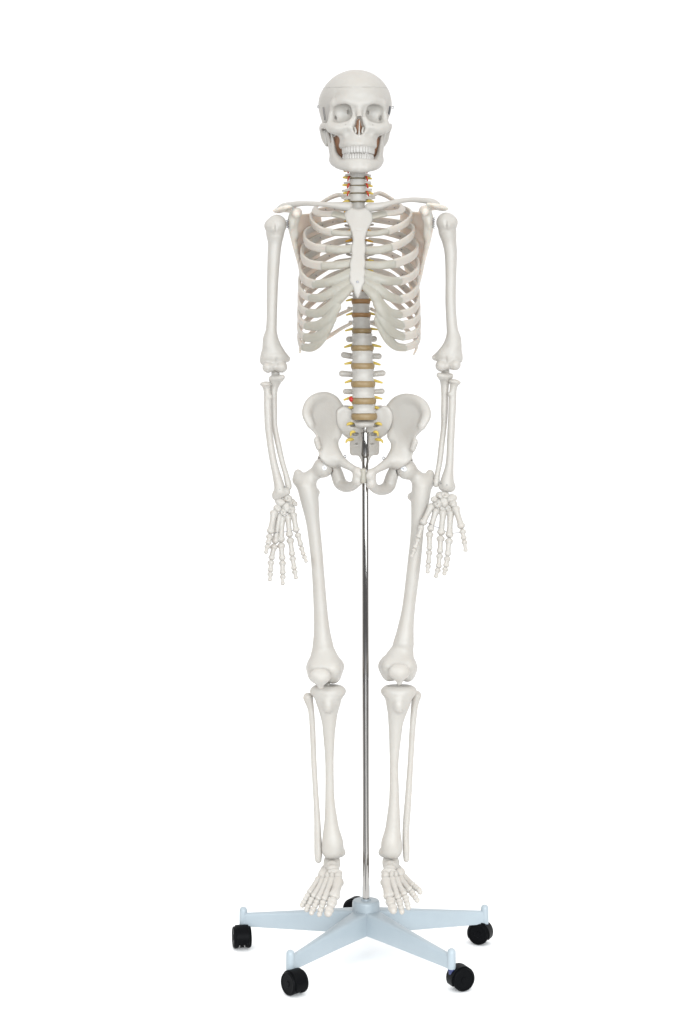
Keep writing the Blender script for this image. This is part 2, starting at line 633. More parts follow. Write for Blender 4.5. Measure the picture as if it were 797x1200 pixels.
def teeth(parent, v0, v1, top):
    n = 14
    wts = [1.15, 1.1, .9, .85, 1.0, .9, 1.15] if top else [1.15, 1.1, .9, .85, .95, .75, .72]
    seq = wts + wts[::-1]
    tot = sum(seq)
    a = 0
    for wgt in seq:
        c = (a + wgt / 2) / tot * 2 - 1
        a += wgt
        c *= .96
        x, y = arch(c, top)
        x2, y2 = arch(c + .01, top)
        ang = math.atan2(y2 - y, x2 - x)
        hw = 1.72 * wgt
        s = Sdf(.00055)
        dz = (v1 - v0) / 2
        s.ell(K(x, y, (v0 + v1) / 2 - (.6 if top else -.6)), KR(hw * 1.34, 2.1, dz * 1.35), rz=TURN + ang)
        s.box(K(x, y + 1, (v0 if top else v1) + (1.8 * dz + 10 if top else -1.8 * dz - 10)), KR(6, 6, 10), rnd=.0004, op='s', k=px(.7), rz=TURN + ang)
        bone('tooth', s, parent, 'tooth', smooth=1)


teeth(skull, 176.5, 185.8, True)
# springs holding the skull cap
for q, v0, v1 in ((-1, 128, 143), (1, 126, 136)):
    sp = helix(K(q * 39, -13.5, v0), K(q * 37.2, -17, v1), px(1.0), 12, px(.3))
    obj('spring', sp, M['steel'], skull)
for q in (-1, 1):
    obj('hook', loft([K(q * 43.2, 6, 124), K(q * 44.6, 5, 123.5), K(q * 44.6, 5, 126), K(q * 43.2, 5, 126)], px(.4), sub=2, nseg=6), M['steel'], skull)

# jaw
s = Sdf(.00105, noise=.0001, nscale=120)
for q in (-1, 1):
    s.chain([K(0, -46, 200), K(q * 9, -44.5, 199.5), K(q * 17, -36, 197.5), K(q * 22.5, -22, 194), K(q * 26, -8, 188.5)], R_(6.5, 6.4, 6.2, 6.0, 6.0), k=px(3))
    s.chain([K(q * 26, -8, 188), K(q * 28.5, -4, 178), K(q * 30.8, 0, 166), K(q * 33.5, 4, 156)], R_(7.5, 7, 5.5, 3.6), k=px(5), flat=(1, 0, 0), fac=.48)
    s.chain([K(q * 26.5, -15, 184), K(q * 27.8, -14, 170), K(q * 29.5, -13, 158)], R_(4.5, 3.6, 2.2), k=px(4), flat=(1, 0, 0), fac=.6)
    s.chain([K(q * 28.5, -11, 172), K(q * 26.5, -16, 182), K(q * 21, -27, 192)], R_(2.6, 3.2, 4.2), k=px(4))
    s.ell(K(q * 7, -48, 202), KR(6, 5, 4.5), k=px(4))
    s.ell(K(q * 13, -43.5, 198), KR(1, 3, 1), op='s', k=px(.6))
s.ell(K(0, -50, 201), KR(5, 3.6, 6), k=px(3))
s.chain([K(*arch(a, False), 194.5) for a in np.linspace(-.95, .95, 11)], [px(3.6)] * 11, k=px(4), sub=2)
jaw = bone('jaw', s)
teeth(jaw, 184.2, 193.2, False)

# ---------------- spine
SPY = [(165, .004), (200, -.004), (222, .004), (238, .014), (262, .032), (300, .042), (330, .04), (355, .028), (380, .012), (408, -.004),
       (430, -.012), (452, -.010), (472, -.002), (490, .004)]
SPU = [(165, 418.5), (236, 419.6), (300, 421.5), (353, 423), (408, 424.7), (450, 425.6), (490, 427)]


def lerp(tab, v):
    return float(np.interp(v, [a for a, b in tab], [b for a, b in tab]))


def vertebra(v0, v1, rx, ry, tp, tpv, spn, kind, lateral_y=.022):
    """v0..v1 apparent top and bottom of the body"""
    vm = (v0 + v1) / 2
    y = lerp(SPY, vm)
    u = lerp(SPU, vm)
    c = W(u, vm, y)
    hh = (W(u, v0, y)[2] - W(u, v1, y)[2]) / 2
    s = Sdf(.0011 if kind != 'c' else .0009, noise=.0003, nscale=150 + 40 * random.random())
    waist = .13 if kind != 'c' else .06

    def body(X, Y, Z):
        x, yy, z = X - c[0], Y - c[1], Z - c[2]
        q = np.sqrt((x / rx) ** 2 + (yy / ry) ** 2)
        a = (q - 1 + waist * np.clip(1 - (z / hh) ** 2, 0, 1)) * min(rx, ry)
        b = np.abs(z) - hh
        r = .0012
        a, b = a + r, b + r
        return np.sqrt(np.maximum(a, 0) ** 2 + np.maximum(b, 0) ** 2) + np.minimum(np.maximum(a, b), 0) - r
    s.fn(body, c - [rx, ry, hh], c + [rx, ry, hh])
    tp0, tpv0 = tp, tpv
    lam = ry + .016 if kind != 'c' else ry + .012
    for q in (-1, 1):
        tp, tpv = tp0 * random.uniform(.86, 1.2), tpv0 + random.uniform(-.0018, .0016)
        s.chain([c + [q * rx * .62, ry * .7, hh * .35], c + [q * rx * .75, lam * .85, hh * .2], c + [q * rx * .55, lam + .004, -hh * .2], c + [0, lam + .012, -hh * .5]],
                [hh * .5, hh * .48, hh * .5, hh * .5], k=.003)
        s.chain([c + [q * rx * .7, lam * .9, hh * .1], c + [q * (rx * .7 + tp * .5), lam * .9 + lateral_y * .3, hh * .1 + tpv * .5], c + [q * (rx * .7 + tp), lam * .9 + lateral_y * .6, hh * .1 + tpv]],
                [hh * .42, hh * (.34 if kind != 'l' else .50), hh * (.36 if kind != 'l' else .52)], k=.003)
        s.chain([c + [q * rx * .6, lam, hh * 1.15], c + [q * rx * .6, lam + .003, -hh * 1.25]], [hh * .35, hh * .35], k=.003)
        if kind == 'c':
            s.chain([c + [q * rx * .85, 0, hh * .5], c + [q * rx * 1.0, .001, hh * 1.25]], [.0026, .0017], k=.0025)
            s.chain([c + [q * rx * .8, -.001, -hh * .2], c + [q * (rx + .0045), .002, -hh * .1], c + [q * (rx + .009), .005, -hh * .35]], [.003, .0026, .0024], k=.002)
    s.chain([c + [0, lam + .010, -hh * .4], c + [0, lam + .010 + spn * .5, -hh * .9], c + [0, lam + .010 + spn, -hh * (1.2 if kind != 't' else 2.4)]],
            [hh * .5, hh * .35, hh * .4], k=.003, flat=(1, 0, 0), fac=.6)
    o = bone('vertebra', s)
    return o, c, u, y, hh


def disc(parent, v0, v1, rx, ry, m):
    vm = (v0 + v1) / 2
    y, u = lerp(SPY, vm), lerp(SPU, vm)
    c = W(u, vm, y)
    h = (W(u, v0, y)[2] - W(u, v1, y)[2]) / 2 + .0003
    prof = [(.3, -h), (.93, -h), (.99, -h * .6), (1.02, 0), (.99, h * .6), (.93, h), (.3, h)]
    obj('disc', lathe([(r, z) for r, z in prof], c, nseg=40, ell=(rx, ry)), M[m], parent)
    return c


def nerve(parent, c, q, rx, ry, L, drop, r, m='nerve', fwd=0.0):
    L, drop = L * random.uniform(.92, 1.18), drop + random.uniform(-.0015, .0022)
    a = c + [q * rx * .75, ry * .55, .001]
    b = a + [q * L * .5, -fwd * .5, -drop * .45]
    d = a + [q * L, -fwd, -drop]
    obj('nerve', loft([a, b, d], [(r, r), (r * .85, r * .85), (r * .78, r * .6)], sub=4, nseg=10), M[m], parent)


# neck : C1..C7
cerv = [(171, 178), (180.5, 189.8), (191.2, 199.4), (200.7, 208.6), (209.9, 217.1), (218.3, 226.0), (227.2, 235.9)]
prev_c = None
for i, (a, b) in enumerate(cerv):
    rx = px(7.6 + .42 * i)
    o, c, u, y, hh = vertebra(a, b, rx, px(7.2), px(7 + .4 * i) + (.004 if i == 6 else 0), .001, .012 + (.012 if i == 6 else 0), 'c', .008)
    if i:
        dc = disc(o, b, b + 1.0, rx * .9, px(6.6), 'disc_grey')
        path = [dc + [q * rx * f, -px(7.2) * g, px(hgt)] for q, f, g, hgt in ((-1, 1.12, .2, 2.6), (-1, .95, .45, 2.0), (-1, .72, .72, .4), (-1, .4, .96, -.2), (1, 0, 1.03, -.3), (1, .4, .96, -.2), (1, .72, .72, .4), (1, .95, .45, 2.0), (1, 1.12, .2, 2.6))]
        obj("disc_rim", loft(path, px(.62), sub=3, nseg=8), M['disc_grey'], o)
    for q in (-1, 1):
        if i >= 1:
            nerve(o, c + [q * .005, .0, -hh * .95], q, rx, px(7.2), .0105, .0012, .0033, 'nerve' if i > 2 else 'nerve_orange', fwd=.004)
        if 1 <= i <= 5:
            e = c + [q * (rx + .0052), -.0026, 0]
            obj('artery', loft([e + [-q * .0042, .002, -hh * .55], e + [-q * .0030, -.0015, -hh * .75], e + [-q * .0018, -.0022, -hh * 1.2], e + [-q * .0010, .001, -hh * 1.75]],
                               px(random.uniform(.95, 1.3)), sub=3, nseg=8), M['artery'], o)

# chest : T1..T12
tops = [237.2, 248.6, 259.8, 271.2, 282.8, 294.4, 306.2, 318, 330, 342, 356.2, 371.8]
bots = [247.0, 258.2, 269.6, 281.2, 292.8, 304.6, 316.4, 328.4, 340.3, 350.8, 367.0, 385.3]
for i in range(12):
    rx = px(8.2 + .25 * i)
    ry = px(8.0 + .35 * i)
    o, c, u, y, hh = vertebra(tops[i], bots[i], rx, ry, px(11.5 - .45 * i) if i < 10 else px(6), .004 if i < 10 else .001, .026 if i < 10 else .018, 't', .03)
    nx = tops[i + 1] if i < 11 else 390.6
    disc(o, bots[i], nx, rx * 1.06, ry * 1.04, 'disc' if i < 11 else 'disc_pale')
    for q in (-1, 1):
        nerve(o, c + [0, -.004, -hh * 1.02], q, rx, ry, .0145 if i < 9 else .0155, .004 if i < 9 else .0028, .0029,
              'nerve_orange' if i < 5 else 'nerve', fwd=.006 if i < 9 else .003)
# loin : L1..L5
lt = [390.8, 411.0, 432.4, 453.6, 473.4]
lb = [405.0, 425.8, 446.6, 466.2, 484.2]
nxt = lt[1:] + [491.8]
for i in range(5):
    rx = px(12.6 + .42 * i)
    ry = px(11.5 + .3 * i)
    tpl = [6.5, 10.5, 13.0, 11, 11.5][i]
    o, c, u, y, hh = vertebra(lt[i], lb[i], rx, ry, px(tpl), .0015, .026, 'l', .006)
    dc = disc(o, lb[i], nxt[i], rx * 1.06, ry * 1.04, 'disc_pale')
    for q in (-1, 1):
        nerve(o, c + [q * .003, .001, -hh * (.95 if i < 4 else -.2)], q, rx, ry, .0150, .0034, .0032, fwd=.003)
    if i == 3:
        b = dc + [-rx * 1.03, -.006, .003]
        s = Sdf(.0007)
        s.ell(b, (.0050, .0055, .0052)).ell(b + [-.002, 0, .0025], (.0032, .003, .0028), k=.002)
        bone('herniated_disc', s, o, 'hernia', label='red bulging slipped disc')

# ---------------- sacrum
s = Sdf(.0013, noise=.00045, nscale=210)
poly = [(394.3, 483), (399, 477.5), (406, 476.5), (414, 481), (427, 487), (440, 481), (448.5, 475.5), (456.5, 478), (460.6, 487), (459.3, 498), (454, 508), (445, 515),
        (444.5, 523), (443.5, 533), (435.5, 534.5), (431.5, 544), (428, 553), (424.5, 544), (420, 534.5), (411, 533), (410, 523), (409.5, 515), (400.5, 508), (394.8, 498)]
ctrl = [(427, 490, .012), (427, 505, .028), (427, 520, .046), (427, 535, .055), (427, 552, .046), (399, 484, .012), (456, 484, .012), (400, 500, .018), (455, 500, .018),
        (412, 484, .016), (442, 484, .016), (412, 520, .05), (442, 520, .05), (413, 500, .022), (441, 500, .022)]
s.plate(poly, ctrl, .017, rnd=.005)
s.ell(W(427, 497, .012), (px(14.5), px(12), px(5.5)), k=.006)
for z, (du, v, y, r) in enumerate([(13.2, 498, .018, 2.6), (10.5, 509, .03, 2.5), (9.0, 520.5, .042, 1.3)]):
    for q in (-1, 1):
        s.ell(W(427 + q * du, v, y - .006), (px(r * 1.5), .0105, px(r)), op='s', k=.003)
for v in (508, 519, 530):
    s.chain([W(417, v, .024 + (v - 508) * .0009), W(437, v, .024 + (v - 508) * .0009)], px(.7), op='s', k=.002)
sac = bone('sacrum', s)
for du, v, y, L, dr in [(15, 496.5, .012, 8, 1.5), (12, 505.5, .02, 6.5, 5), (14, 515, .03, 12, 3.5)]:
    for q in (-1, 1):
        a = W(427 + q * (du - 2.5), v - .5, y + .006)
        b = W(427 + q * (du + L * .5), v + dr * .3, y - .003)
        d = W(427 + q * (du + L * .62), v + dr, y - .004)
        obj('nerve', loft([a, (a + b) / 2 + [0, -.003, .0006], b, d], R_(1.2, 1.9, 1.6, .9), sub=4, nseg=10), M['nerve'], sac)

# ---------------- hip bones
def mir(p):
    u, v = p[0], p[1]
    mid = 427.0 + np.clip((400 - u) / 43, 0, 1) * 2.6
    return (2 * mid - u, v + 2.0 + (1.5 if v > 560 else 0)) + tuple(p[2:])


hip_poly = [(400.7, 478.5), (397.5, 471.5), (391.5, 465), (381, 461.3), (370, 463.3), (362, 469.5), (357.5, 478.5), (357, 487), (361, 497), (365.2, 504), (370.3, 510.5),
            (369.5, 518), (372, 525), (373.5, 531), (376, 538), (386, 544), (397, 543), (399, 535), (394.5, 527), (392.3, 519), (393.5, 513.5), (398.5, 511),
            (398, 504), (395.8, 497), (395.3, 489.5), (397.5, 483.5)]
hip_ctrl = [(400, 478, .020), (391, 464, .008), (380, 461.5, -.004), (368, 464, -.018), (358, 480, -.034), (357, 488, -.040), (364, 502, -.042), (370, 517, -.034),
            (375, 537, -.026), (386, 541, -.02), (394, 520, -.006), (396, 506, .008), (395, 490, .014), (385, 485, .001), (374, 485, -.014), (381, 505, -.012), (384, 520, -.014)]


def hip(side):
    f = (lambda p: p) if side < 0 else mir
    s = Sdf(.0014, noise=.0002, nscale=90)
    s.plate([f(p) for p in hip_poly], [f(p) for p in hip_ctrl], .009)
    s.chain([W(*f(p)) for p in [(399.5, 477.5, .020), (391.5, 467, .008), (381, 463.6, -.004), (370.5, 465.7, -.018), (363, 471.5, -.027), (359.4, 480, -.034),
                                (359.5, 487, -.040), (363.5, 496, -.043)]], R_(2.6, 2.6, 2.8, 3.2, 3.8, 4.0, 3.8, 2.6), k=.013, flat=(0, 1, 0), fac=.8)
    s.chain([W(*f(p)) for p in [(371, 516, -.036), (373.5, 524, -.034)]], R_(3.2, 3.2), k=.005)
    s.ball(W(*f((385, 540, .004))), px(13.5), k=.014)
    s.chain([W(*f(p)) for p in [(381, 522, -.006), (388, 536, -.014)]], R_(6, 8), k=.014)
    s.chain([W(*f(p)) for p in [(396, 508, .010), (393, 522, -.004), (394, 534, -.014), (402, 542, -.029), (411, 547.5, -.045), (419, 552.5, -.054), (422, 556, -.056)]],
            R_(3.0, 3.2, 6.0, 5.6, 4.2, 4.4, 5.0), k=.012)
    s.chain([W(*f(p)) for p in [(418.8, 553, -.056), (419.0, 563, -.053)]], R_(5.4, 5.6), k=.004, flat=(0, 1, 0), fac=.9)
    s.chain([W(*f(p)) for p in [(419.0, 564, -.053), (413.2, 569.5, -.036), (405.5, 570.3, -.012), (398.8, 566, .004), (395.6, 557, .004), (392.5, 549, .002)]],
            R_(5.6, 5.4, 6.6, 7.6, 7.4, 7.0), k=.005)
    s.chain([W(*f(p)) for p in [(396, 538, .02), (401.5, 536, .027)]], R_(4, 1.6), k=.005)
    hc = W(378.5, 548, -.004) if side < 0 else W(476.4, 550, -.004)
    s.ball(hc, px(12.6), op='s', k=.002)
    o = bone('hip_bone', s)
    a = W(*f((402.5, 535, .024)))
    obj('wire', loft([a, a + [-side * .004, -.002, .003], a + [-side * .005, -.002, -.002], a + [-side * .001, -.004, -.001]], px(.5), sub=3, nseg=6), M['steel'], o)
    return o


hip(-1)
hip(1)
s = Sdf(.001)
s.box(W(425.8, 557.6, -.058), (px(3.2), .008, px(8.6)), rnd=.004)
bone('pubic_disc', s, SK, 'cartilage', label='tan cartilage block joining the two hip bones')

# ---------------- ribs, breastbone, collar bones, shoulder blades
def cage_n(p):
    n = np.array([p[0] - W(422, 433, 0)[0], (p[1] + .005) * 1.1, 0.0])
    return n / max(np.linalg.norm(n), 1e-6)


LT = {
    1: [(411, 232, .035), (397, 228.5, .056), (381, 235, .052), (369.5, 243.5, .025), (371, 249, -.008), (380, 251, -.033), (390.5, 250.5, -.048)],
    2: [(411, 245, .045), (396, 245, .072), (378, 246, .068), (366.5, 251, .035), (364.5, 257, .008), (368.5, 264, -.028), (377.5, 270, -.055), (389.5, 272.5, -.07)],
    3: [(411, 257, .05), (395, 259, .083), (374, 265, .075), (360, 271, .04), (356.8, 277.5, .003), (360.2, 285, -.035), (370, 290, -.065), (383, 291.5, -.083)],
    4: [(411, 269, .052), (394, 272, .088), (371, 280, .08), (356.5, 289, .04), (353.8, 297, 0), (356.8, 305, -.04), (365, 309.5, -.068), (377.5, 311.5, -.088)],
    5: [(411, 281, .053), (393, 284.5, .09), (369, 295, .08), (355, 306, .04), (352.3, 316, 0), (354.3, 324, -.04), (360, 330, -.065), (368.5, 333.5, -.085)],
    6: [(411, 293, .053), (392, 297, .09), (367, 310, .08), (353.5, 322, .04), (351, 334, 0), (352.5, 341, -.04), (357, 346.5, -.065), (364, 349, -.083)],
    7: [(411, 304.5, .052), (391, 309.5, .09), (366, 325, .08), (353, 338, .04), (350.5, 351, 0), (351.5, 358, -.04), (355, 363.5, -.063), (361, 366.5, -.08)],
    8: [(411, 316, .05), (390, 322.5, .088), (365, 340, .078), (353, 353, .04), (350, 366, 0), (351, 373, -.038), (354, 378.5, -.06), (359.5, 382, -.077)],
    9: [(411, 328, .047), (390, 336, .085), (365, 355, .075), (353, 368, .04), (350, 380, 0), (350.7, 387, -.035), (353, 392, -.058), (358, 395.5, -.073)],
    10: [(411, 340, .043), (391, 349, .078), (367, 369, .07), (354, 382, .04), (350.3, 393, .0), (350.8, 399, -.03), (352.5, 403.5, -.05), (356, 407, -.066)],
    11: [(411, 362.5, .032), (397, 369, .055), (376, 381, .068), (358, 397, .045), (352.5, 407, .02), (351.5, 413, .012)],
    12: [(411.5, 379, .026), (400, 385, .05), (385, 394.5, .062), (371, 402, .06)],
}
RT = {
    1: [(432, 232, .035), (444, 226.5, .056), (458.5, 233, .052), (471, 242, .025), (469.5, 247.5, -.008), (461.5, 249.5, -.033), (451.5, 250, -.048)],
    2: [(433, 245, .045), (449, 243.5, .072), (466, 243.5, .068), (478.5, 247.5, .035), (481.5, 253.5, .008), (477.5, 260, -.028), (468, 266, -.055), (455, 271, -.07)],
    3: [(433, 257, .05), (452, 259, .083), (470, 262, .075), (482, 265.5, .04), (484.8, 271, .003), (480.8, 278, -.035), (470.5, 285, -.065), (458.5, 290, -.083)],
    4: [(433, 269, .052), (453, 272, .088), (473, 278, .08), (486.5, 285, .04), (489, 291.5, 0), (485, 298.5, -.04), (475, 304.5, -.068), (462.5, 309, -.088)],
    5: [(433.5, 281, .053), (454, 284.5, .09), (475, 294, .08), (488, 304, .04), (489.8, 313, 0), (487, 320, -.04), (479, 326, -.067), (468.5, 329.5, -.086)],
    6: [(433.5, 293, .053), (455, 297, .09), (476, 309, .08), (488, 322, .04), (490, 333, 0), (487, 341, -.04), (480, 347.5, -.066), (469, 351.5, -.084)],
    7: [(434, 304.5, .052), (455, 309.5, .09), (476, 324, .08), (488.5, 338, .04), (490.5, 350, 0), (488, 358.5, -.04), (481, 365, -.064), (469, 368.5, -.083)],
    8: [(434, 316, .05), (456, 322.5, .088), (477, 340, .078), (489, 353, .04), (491, 366, 0), (489, 373, -.038), (482.5, 378.5, -.06), (471, 381.5, -.08)],
    9: [(434.5, 328, .047), (456, 336, .085), (478, 354, .075), (489.5, 368, .04), (491.8, 379, 0), (490, 387, -.035), (484, 392, -.056), (472, 394.5, -.076)],
    10: [(435, 340, .043), (456, 349, .078), (477, 368, .07), (489, 382, .04), (491.3, 393, 0), (489.5, 400, -.03), (484, 404.5, -.05), (475, 407.5, -.066)],
    11: [(435.5, 362.5, .032), (449, 369, .055), (470, 381, .068), (485.5, 396, .045), (488.5, 406, .02), (485, 415.5, .012)],
    12: [(436, 379, .026), (445, 383, .045), (455, 389, .058), (463, 395, .06)],
}
LC = {1: [(390.5, 250.5, -.048), (398, 252, -.052), (407, 254, -.054)],
      2: [(389.5, 272.5, -.07), (400, 273.5, -.074), (413, 273.5, -.07)],
      3: [(383, 291.5, -.083), (398, 292.5, -.088), (413, 291.5, -.083)],
      4: [(377.5, 311.5, -.088), (394, 311, -.096), (412, 308.5, -.093)],
      5: [(368.5, 333.5, -.085), (385, 331, -.1), (400, 325.5, -.102), (411, 320, -.1)],
      6: [(364, 349, -.083), (378, 348.5, -.098), (396, 338.5, -.107), (412, 328.5, -.104)],
      7: [(361, 366.5, -.08), (375, 366.5, -.097), (390, 356.5, -.107), (402, 345, -.112), (413, 335.5, -.108)],
      8: [(359.5, 382, -.077), (372, 381.5, -.095), (384, 374, -.105), (394, 360, -.110)],
      9: [(358, 395.5, -.073), (370, 395.5, -.09), (380, 388, -.1), (389, 373, -.106)],
      10: [(356, 407, -.066), (364, 407.3, -.08), (372, 402.5, -.09), (380, 392.5, -.097), (386.5, 380, -.102)]}
RC = {1: [(451.5, 250, -.048), (444, 251.5, -.052), (435, 253.5, -.054)],
      2: [(455, 271, -.07), (442, 273.5, -.074), (428, 274, -.07)],
      3: [(458.5, 290, -.083), (444, 293, -.088), (427, 293.5, -.083)],
      4: [(462.5, 309, -.088), (446, 311, -.096), (427, 310.5, -.093)],
      5: [(468.5, 329.5, -.086), (454, 329, -.1), (440, 325.5, -.103), (427, 321.5, -.1)],
      6: [(469, 351.5, -.084), (456, 347.5, -.1), (442, 337.5, -.107), (427, 328.5, -.104)],
      7: [(469, 368.5, -.083), (457, 366, -.1), (446, 356.5, -.108), (438, 345.5, -.112), (427, 336, -.108)],
      8: [(471, 381.5, -.08), (459.5, 376.5, -.097), (450, 367, -.107), (443, 356, -.11)],
      9: [(472, 394.5, -.076), (461, 390, -.093), (452, 379.5, -.103), (445, 367, -.107)],
      10: [(475, 407.5, -.066), (465, 406, -.08), (456, 398.5, -.092), (449, 387, -.1), (443.5, 374.5, -.105)]}


def rib_flat(s, pts, rad, fac, k):
    """cartilage strip: short straight pieces each squeezed along the cage's own outward direction"""
    P, R = spline(pts, rad, 5)
    for i in range(len(P) - 1):
        m_ = (P[i] + P[i + 1]) / 2
        n = cage_n(m_)
        s.chain([P[i], P[i + 1]], [R[i], R[i + 1]], sub=1, flat=n, fac=fac, k=k if i == 0 else .0005)


HW = {1: 4.2, 2: 4.2, 3: 4.8, 4: 5.0, 5: 4.9, 6: 4.7, 7: 4.6, 8: 4.5, 9: 4.4, 10: 4.2, 11: 2.7, 12: 2.6}
CWD = {1: 5.2, 2: 3.4, 3: 4.8, 4: 4.8, 5: 4.8, 6: 4.8, 7: 4.9, 8: 5.0, 9: 4.9, 10: 4.5}
for T_, C_ in ((LT, LC), (RT, RC)):
    plate_s = Sdf(.0013, noise=.0002, nscale=80)
    for i in range(1, 13):
        pts = [W(*p) for p in T_[i]]
        n = len(pts)
        hw = HW[i] * random.uniform(.95, 1.07)
        wob = [random.uniform(.92, 1.08) for _ in range(12)]
        rad = []
        for j in range(n):
            t = j / (n - 1)
            w = hw * (.62 if j == 0 else .82 if j == 1 else .88 if t < .6 else 1.0 if t < .9 else 1.08)
            th = 1.9 if i < 11 else 1.6
            if i > 10 and j == n - 1:
                w *= .45
                th *= .6
            w *= wob[j]
            rad.append((px(w), px(th * (1.15 if j < 2 else 1))))
        nf = cage_n if i > 1 else (lambda p: (lambda q: q / np.linalg.norm(q))(cage_n(p) * .55 + np.array([0, -.15, .8])))
        o = obj('rib', loft(pts, rad, sub=7, nseg=14, normal=nf, power=3.0), M['rib'], SK)
        if 2 <= i <= 8:
            Pp, _ = spline(pts, [0.0] * n, 7)
            for g in (9, 13):
                pp = Pp[g]
                pin = lathe([(.0003, -.001), (.0013, -.0008), (.0013, .0006), (.0008, .0013), (.0002, .0014)], pp - cage_n(pp) * .0042, axis='y', nseg=10, M=np.diag([1., -1., 1.]))
                obj('pin', pin, M['steel'], o)
        if i <= 10:
            cp = [W(*p) for p in C_[i]]
            if i <= 4:
                m_ = len(cp)
                cr = [(px(CWD[i] * (1.0 + (.12 if (j == m_ - 1 and i == 1) else 0))), px(2.05)) for j in range(m_)]
                obj('costal_cartilage', loft(cp, cr, sub=7, nseg=16, normal=cage_n if i > 1 else nf, power=3.0), M['cartilage'], o)
            else:
                rib_flat(plate_s, cp, [px(CWD[i] * (1.0 + .26 * min(1, j / 2)) * (.62 if j == len(cp) - 1 and i in (6, 7) else 1)) for j in range(len(cp))], .46, .004)
    bone('costal_arch', plate_s, SK, 'cartilage', label='grey green cartilage plate joining the lower ribs in front')

s = Sdf(.0012, noise=.0002, nscale=90)
st_poly = [(403.4, 250.5), (405.2, 258), (409.6, 265.5), (410.8, 269.5), (412.3, 273.5), (413.6, 282), (411.6, 291.5), (412.2, 300), (409.6, 309), (410.4, 315), (408.8, 321), (409.8, 325),
           (409.4, 330), (413, 336), (415.3, 344), (419, 349.5), (422.7, 344.5), (425.2, 336), (428.2, 330), (427.4, 325), (428.8, 320), (427.5, 314), (428.8, 309), (427.3, 300), (429, 292), (427.6, 282),
           (429.4, 274), (430.8, 269.5), (433.2, 265.5), (437, 258), (436.4, 250.5), (430.5, 243), (420, 245.4), (410, 243)]
s.plate(st_poly, [(420, 245, -.056), (420, 270, -.073), (420, 310, -.096), (420, 330, -.107), (419, 349, -.105), (405, 252, -.053), (435, 252, -.053), (410, 325, -.104), (428, 325, -.104)], .0115, rnd=.0045)
s.chain([W(411, 269.3, -.0795), W(431, 269.3, -.0795)], px(.8), op='s', k=.003)
ster = bone('sternum', s)
sc = W(419, 330.3, -.1135)
obj('screw', join(lathe([(.0004, -.001), (.0023, -.001), (.0023, .0006), (.0018, .0012), (.0012, .0013), (.0011, .0004), (.0003, .0004)], sc, axis='y', nseg=20,
                        M=np.diag([1., -1., 1.]))), M['steel'], ster)

cl = Sdf(.0012, noise=.0002, nscale=90)
cl.chain(PT((408, 242, -.052), (402, 241.5, -.055), (390, 240.3, -.056), (373, 239, -.046), (355, 238.5, -.024), (341, 240, -.004), (332, 242, .004), (326.5, 244.2, .006)), R_(5.4, 4.9, 3.6, 2.9, 3.0, 3.6, 3.9, 2.6))
bone('clavicle', cl)
cl = Sdf(.0012, noise=.0002, nscale=90)
cl.chain(PT((433, 243.2, -.052), (439, 242.5, -.055), (450, 240.3, -.056), (465, 236.3, -.046), (482, 234, -.024), (497, 235.0, -.004), (507, 236.6, .004), (513, 238.6, .006)), R_(5.5, 4.9, 3.8, 3.0, 2.9, 3.4, 3.7, 2.6))
bone('clavicle', cl)


def shoulder(side):
    """blade: outline and depth on the photo's left side, mirrored about the chest for the other"""
    if side < 0:
        f = lambda p: p
    else:
        f = lambda p: (2 * 422.8 - p[0] + (p[1] - 262) * .02, p[1] + (-2.5 if p[1] < 258 else 0)) + tuple(p[2:])
    s = Sdf(.0014, noise=.0002, nscale=80)
    poly = [(341, 262), (341.5, 254), (350, 251), (362, 250), (372, 249), (377, 256), (377, 280), (374, 310), (367, 338), (361, 344), (357.5, 338), (353, 318), (347.5, 296), (342, 274)]
    ctrl = [(341, 262, .018), (350, 252, .035), (372, 250, .078), (377, 280, .104), (367, 338, .104), (358, 338, .094), (353, 318, .076), (346, 290, .038), (342, 272, .02), (358, 275, .058), (366, 300, .092)]
    s.plate([f(p) for p in poly], [f(p) for p in ctrl], .0055)
    s.chain([W(*f(p)) for p in [(341, 268, .016), (345.5, 287, .03), (350.5, 306, .056), (355, 325, .084), (359, 338, .095)]], R_(3.2, 3.0, 2.6, 2.5, 2.5), k=.006)
    s.ell(W(*f((340.8, 259.5, .008))), (px(3.2), px(7), px(9)), k=.005, rz=side * -.35)
    s.chain([W(*f(p)) for p in [(345, 256, .014), (347, 249.5, .0), (349, 248.5, -.018), (347.5, 250.5, -.032)]], R_(5.8, 5.4, 5.2, 4.8), k=.005)     # coracoid
    s.chain([W(*f(p)) for p in [(345.5, 251, .002), (345, 261, .010), (347, 276, .024)]], R_(4.8, 4.4, 3.0), k=.009)
    s.chain([W(*f(p)) for p in [(371, 262, .098), (356, 254, .088), (342, 247.5, .064), (334, 245, .034)]], R_(2.2, 3.0, 3.4, 3.4), k=.005)            # spine of the blade
    s.chain([W(*f(p)) for p in [(334, 244.8, .04), (328, 246.0, .024), (327, 246.2, .006), (335.5, 243.2, -.006), (343, 241.5, -.006)]], R_(5.0, 5.6, 5.2, 4.6, 3.0), k=.006, flat=(0.1 * side, .1, 1), fac=.62)
    s.chain([W(*f(p)) for p in [(329, 245.8, .012), (322.2, 247.0, .008)]], R_(5.0, 2.2), k=.006, flat=(0.1 * side, .1, 1), fac=.7)   # acromion
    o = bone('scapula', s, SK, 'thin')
    a, b = W(*f((337.0, 257.5, -.014))), W(*f((337.6, 267.5, -.014)))
    obj('spring', helix(a, b, px(1.3), 5, px(.42)), M['steel'], o)
    return o


shoulder(-1)
shoulder(1)

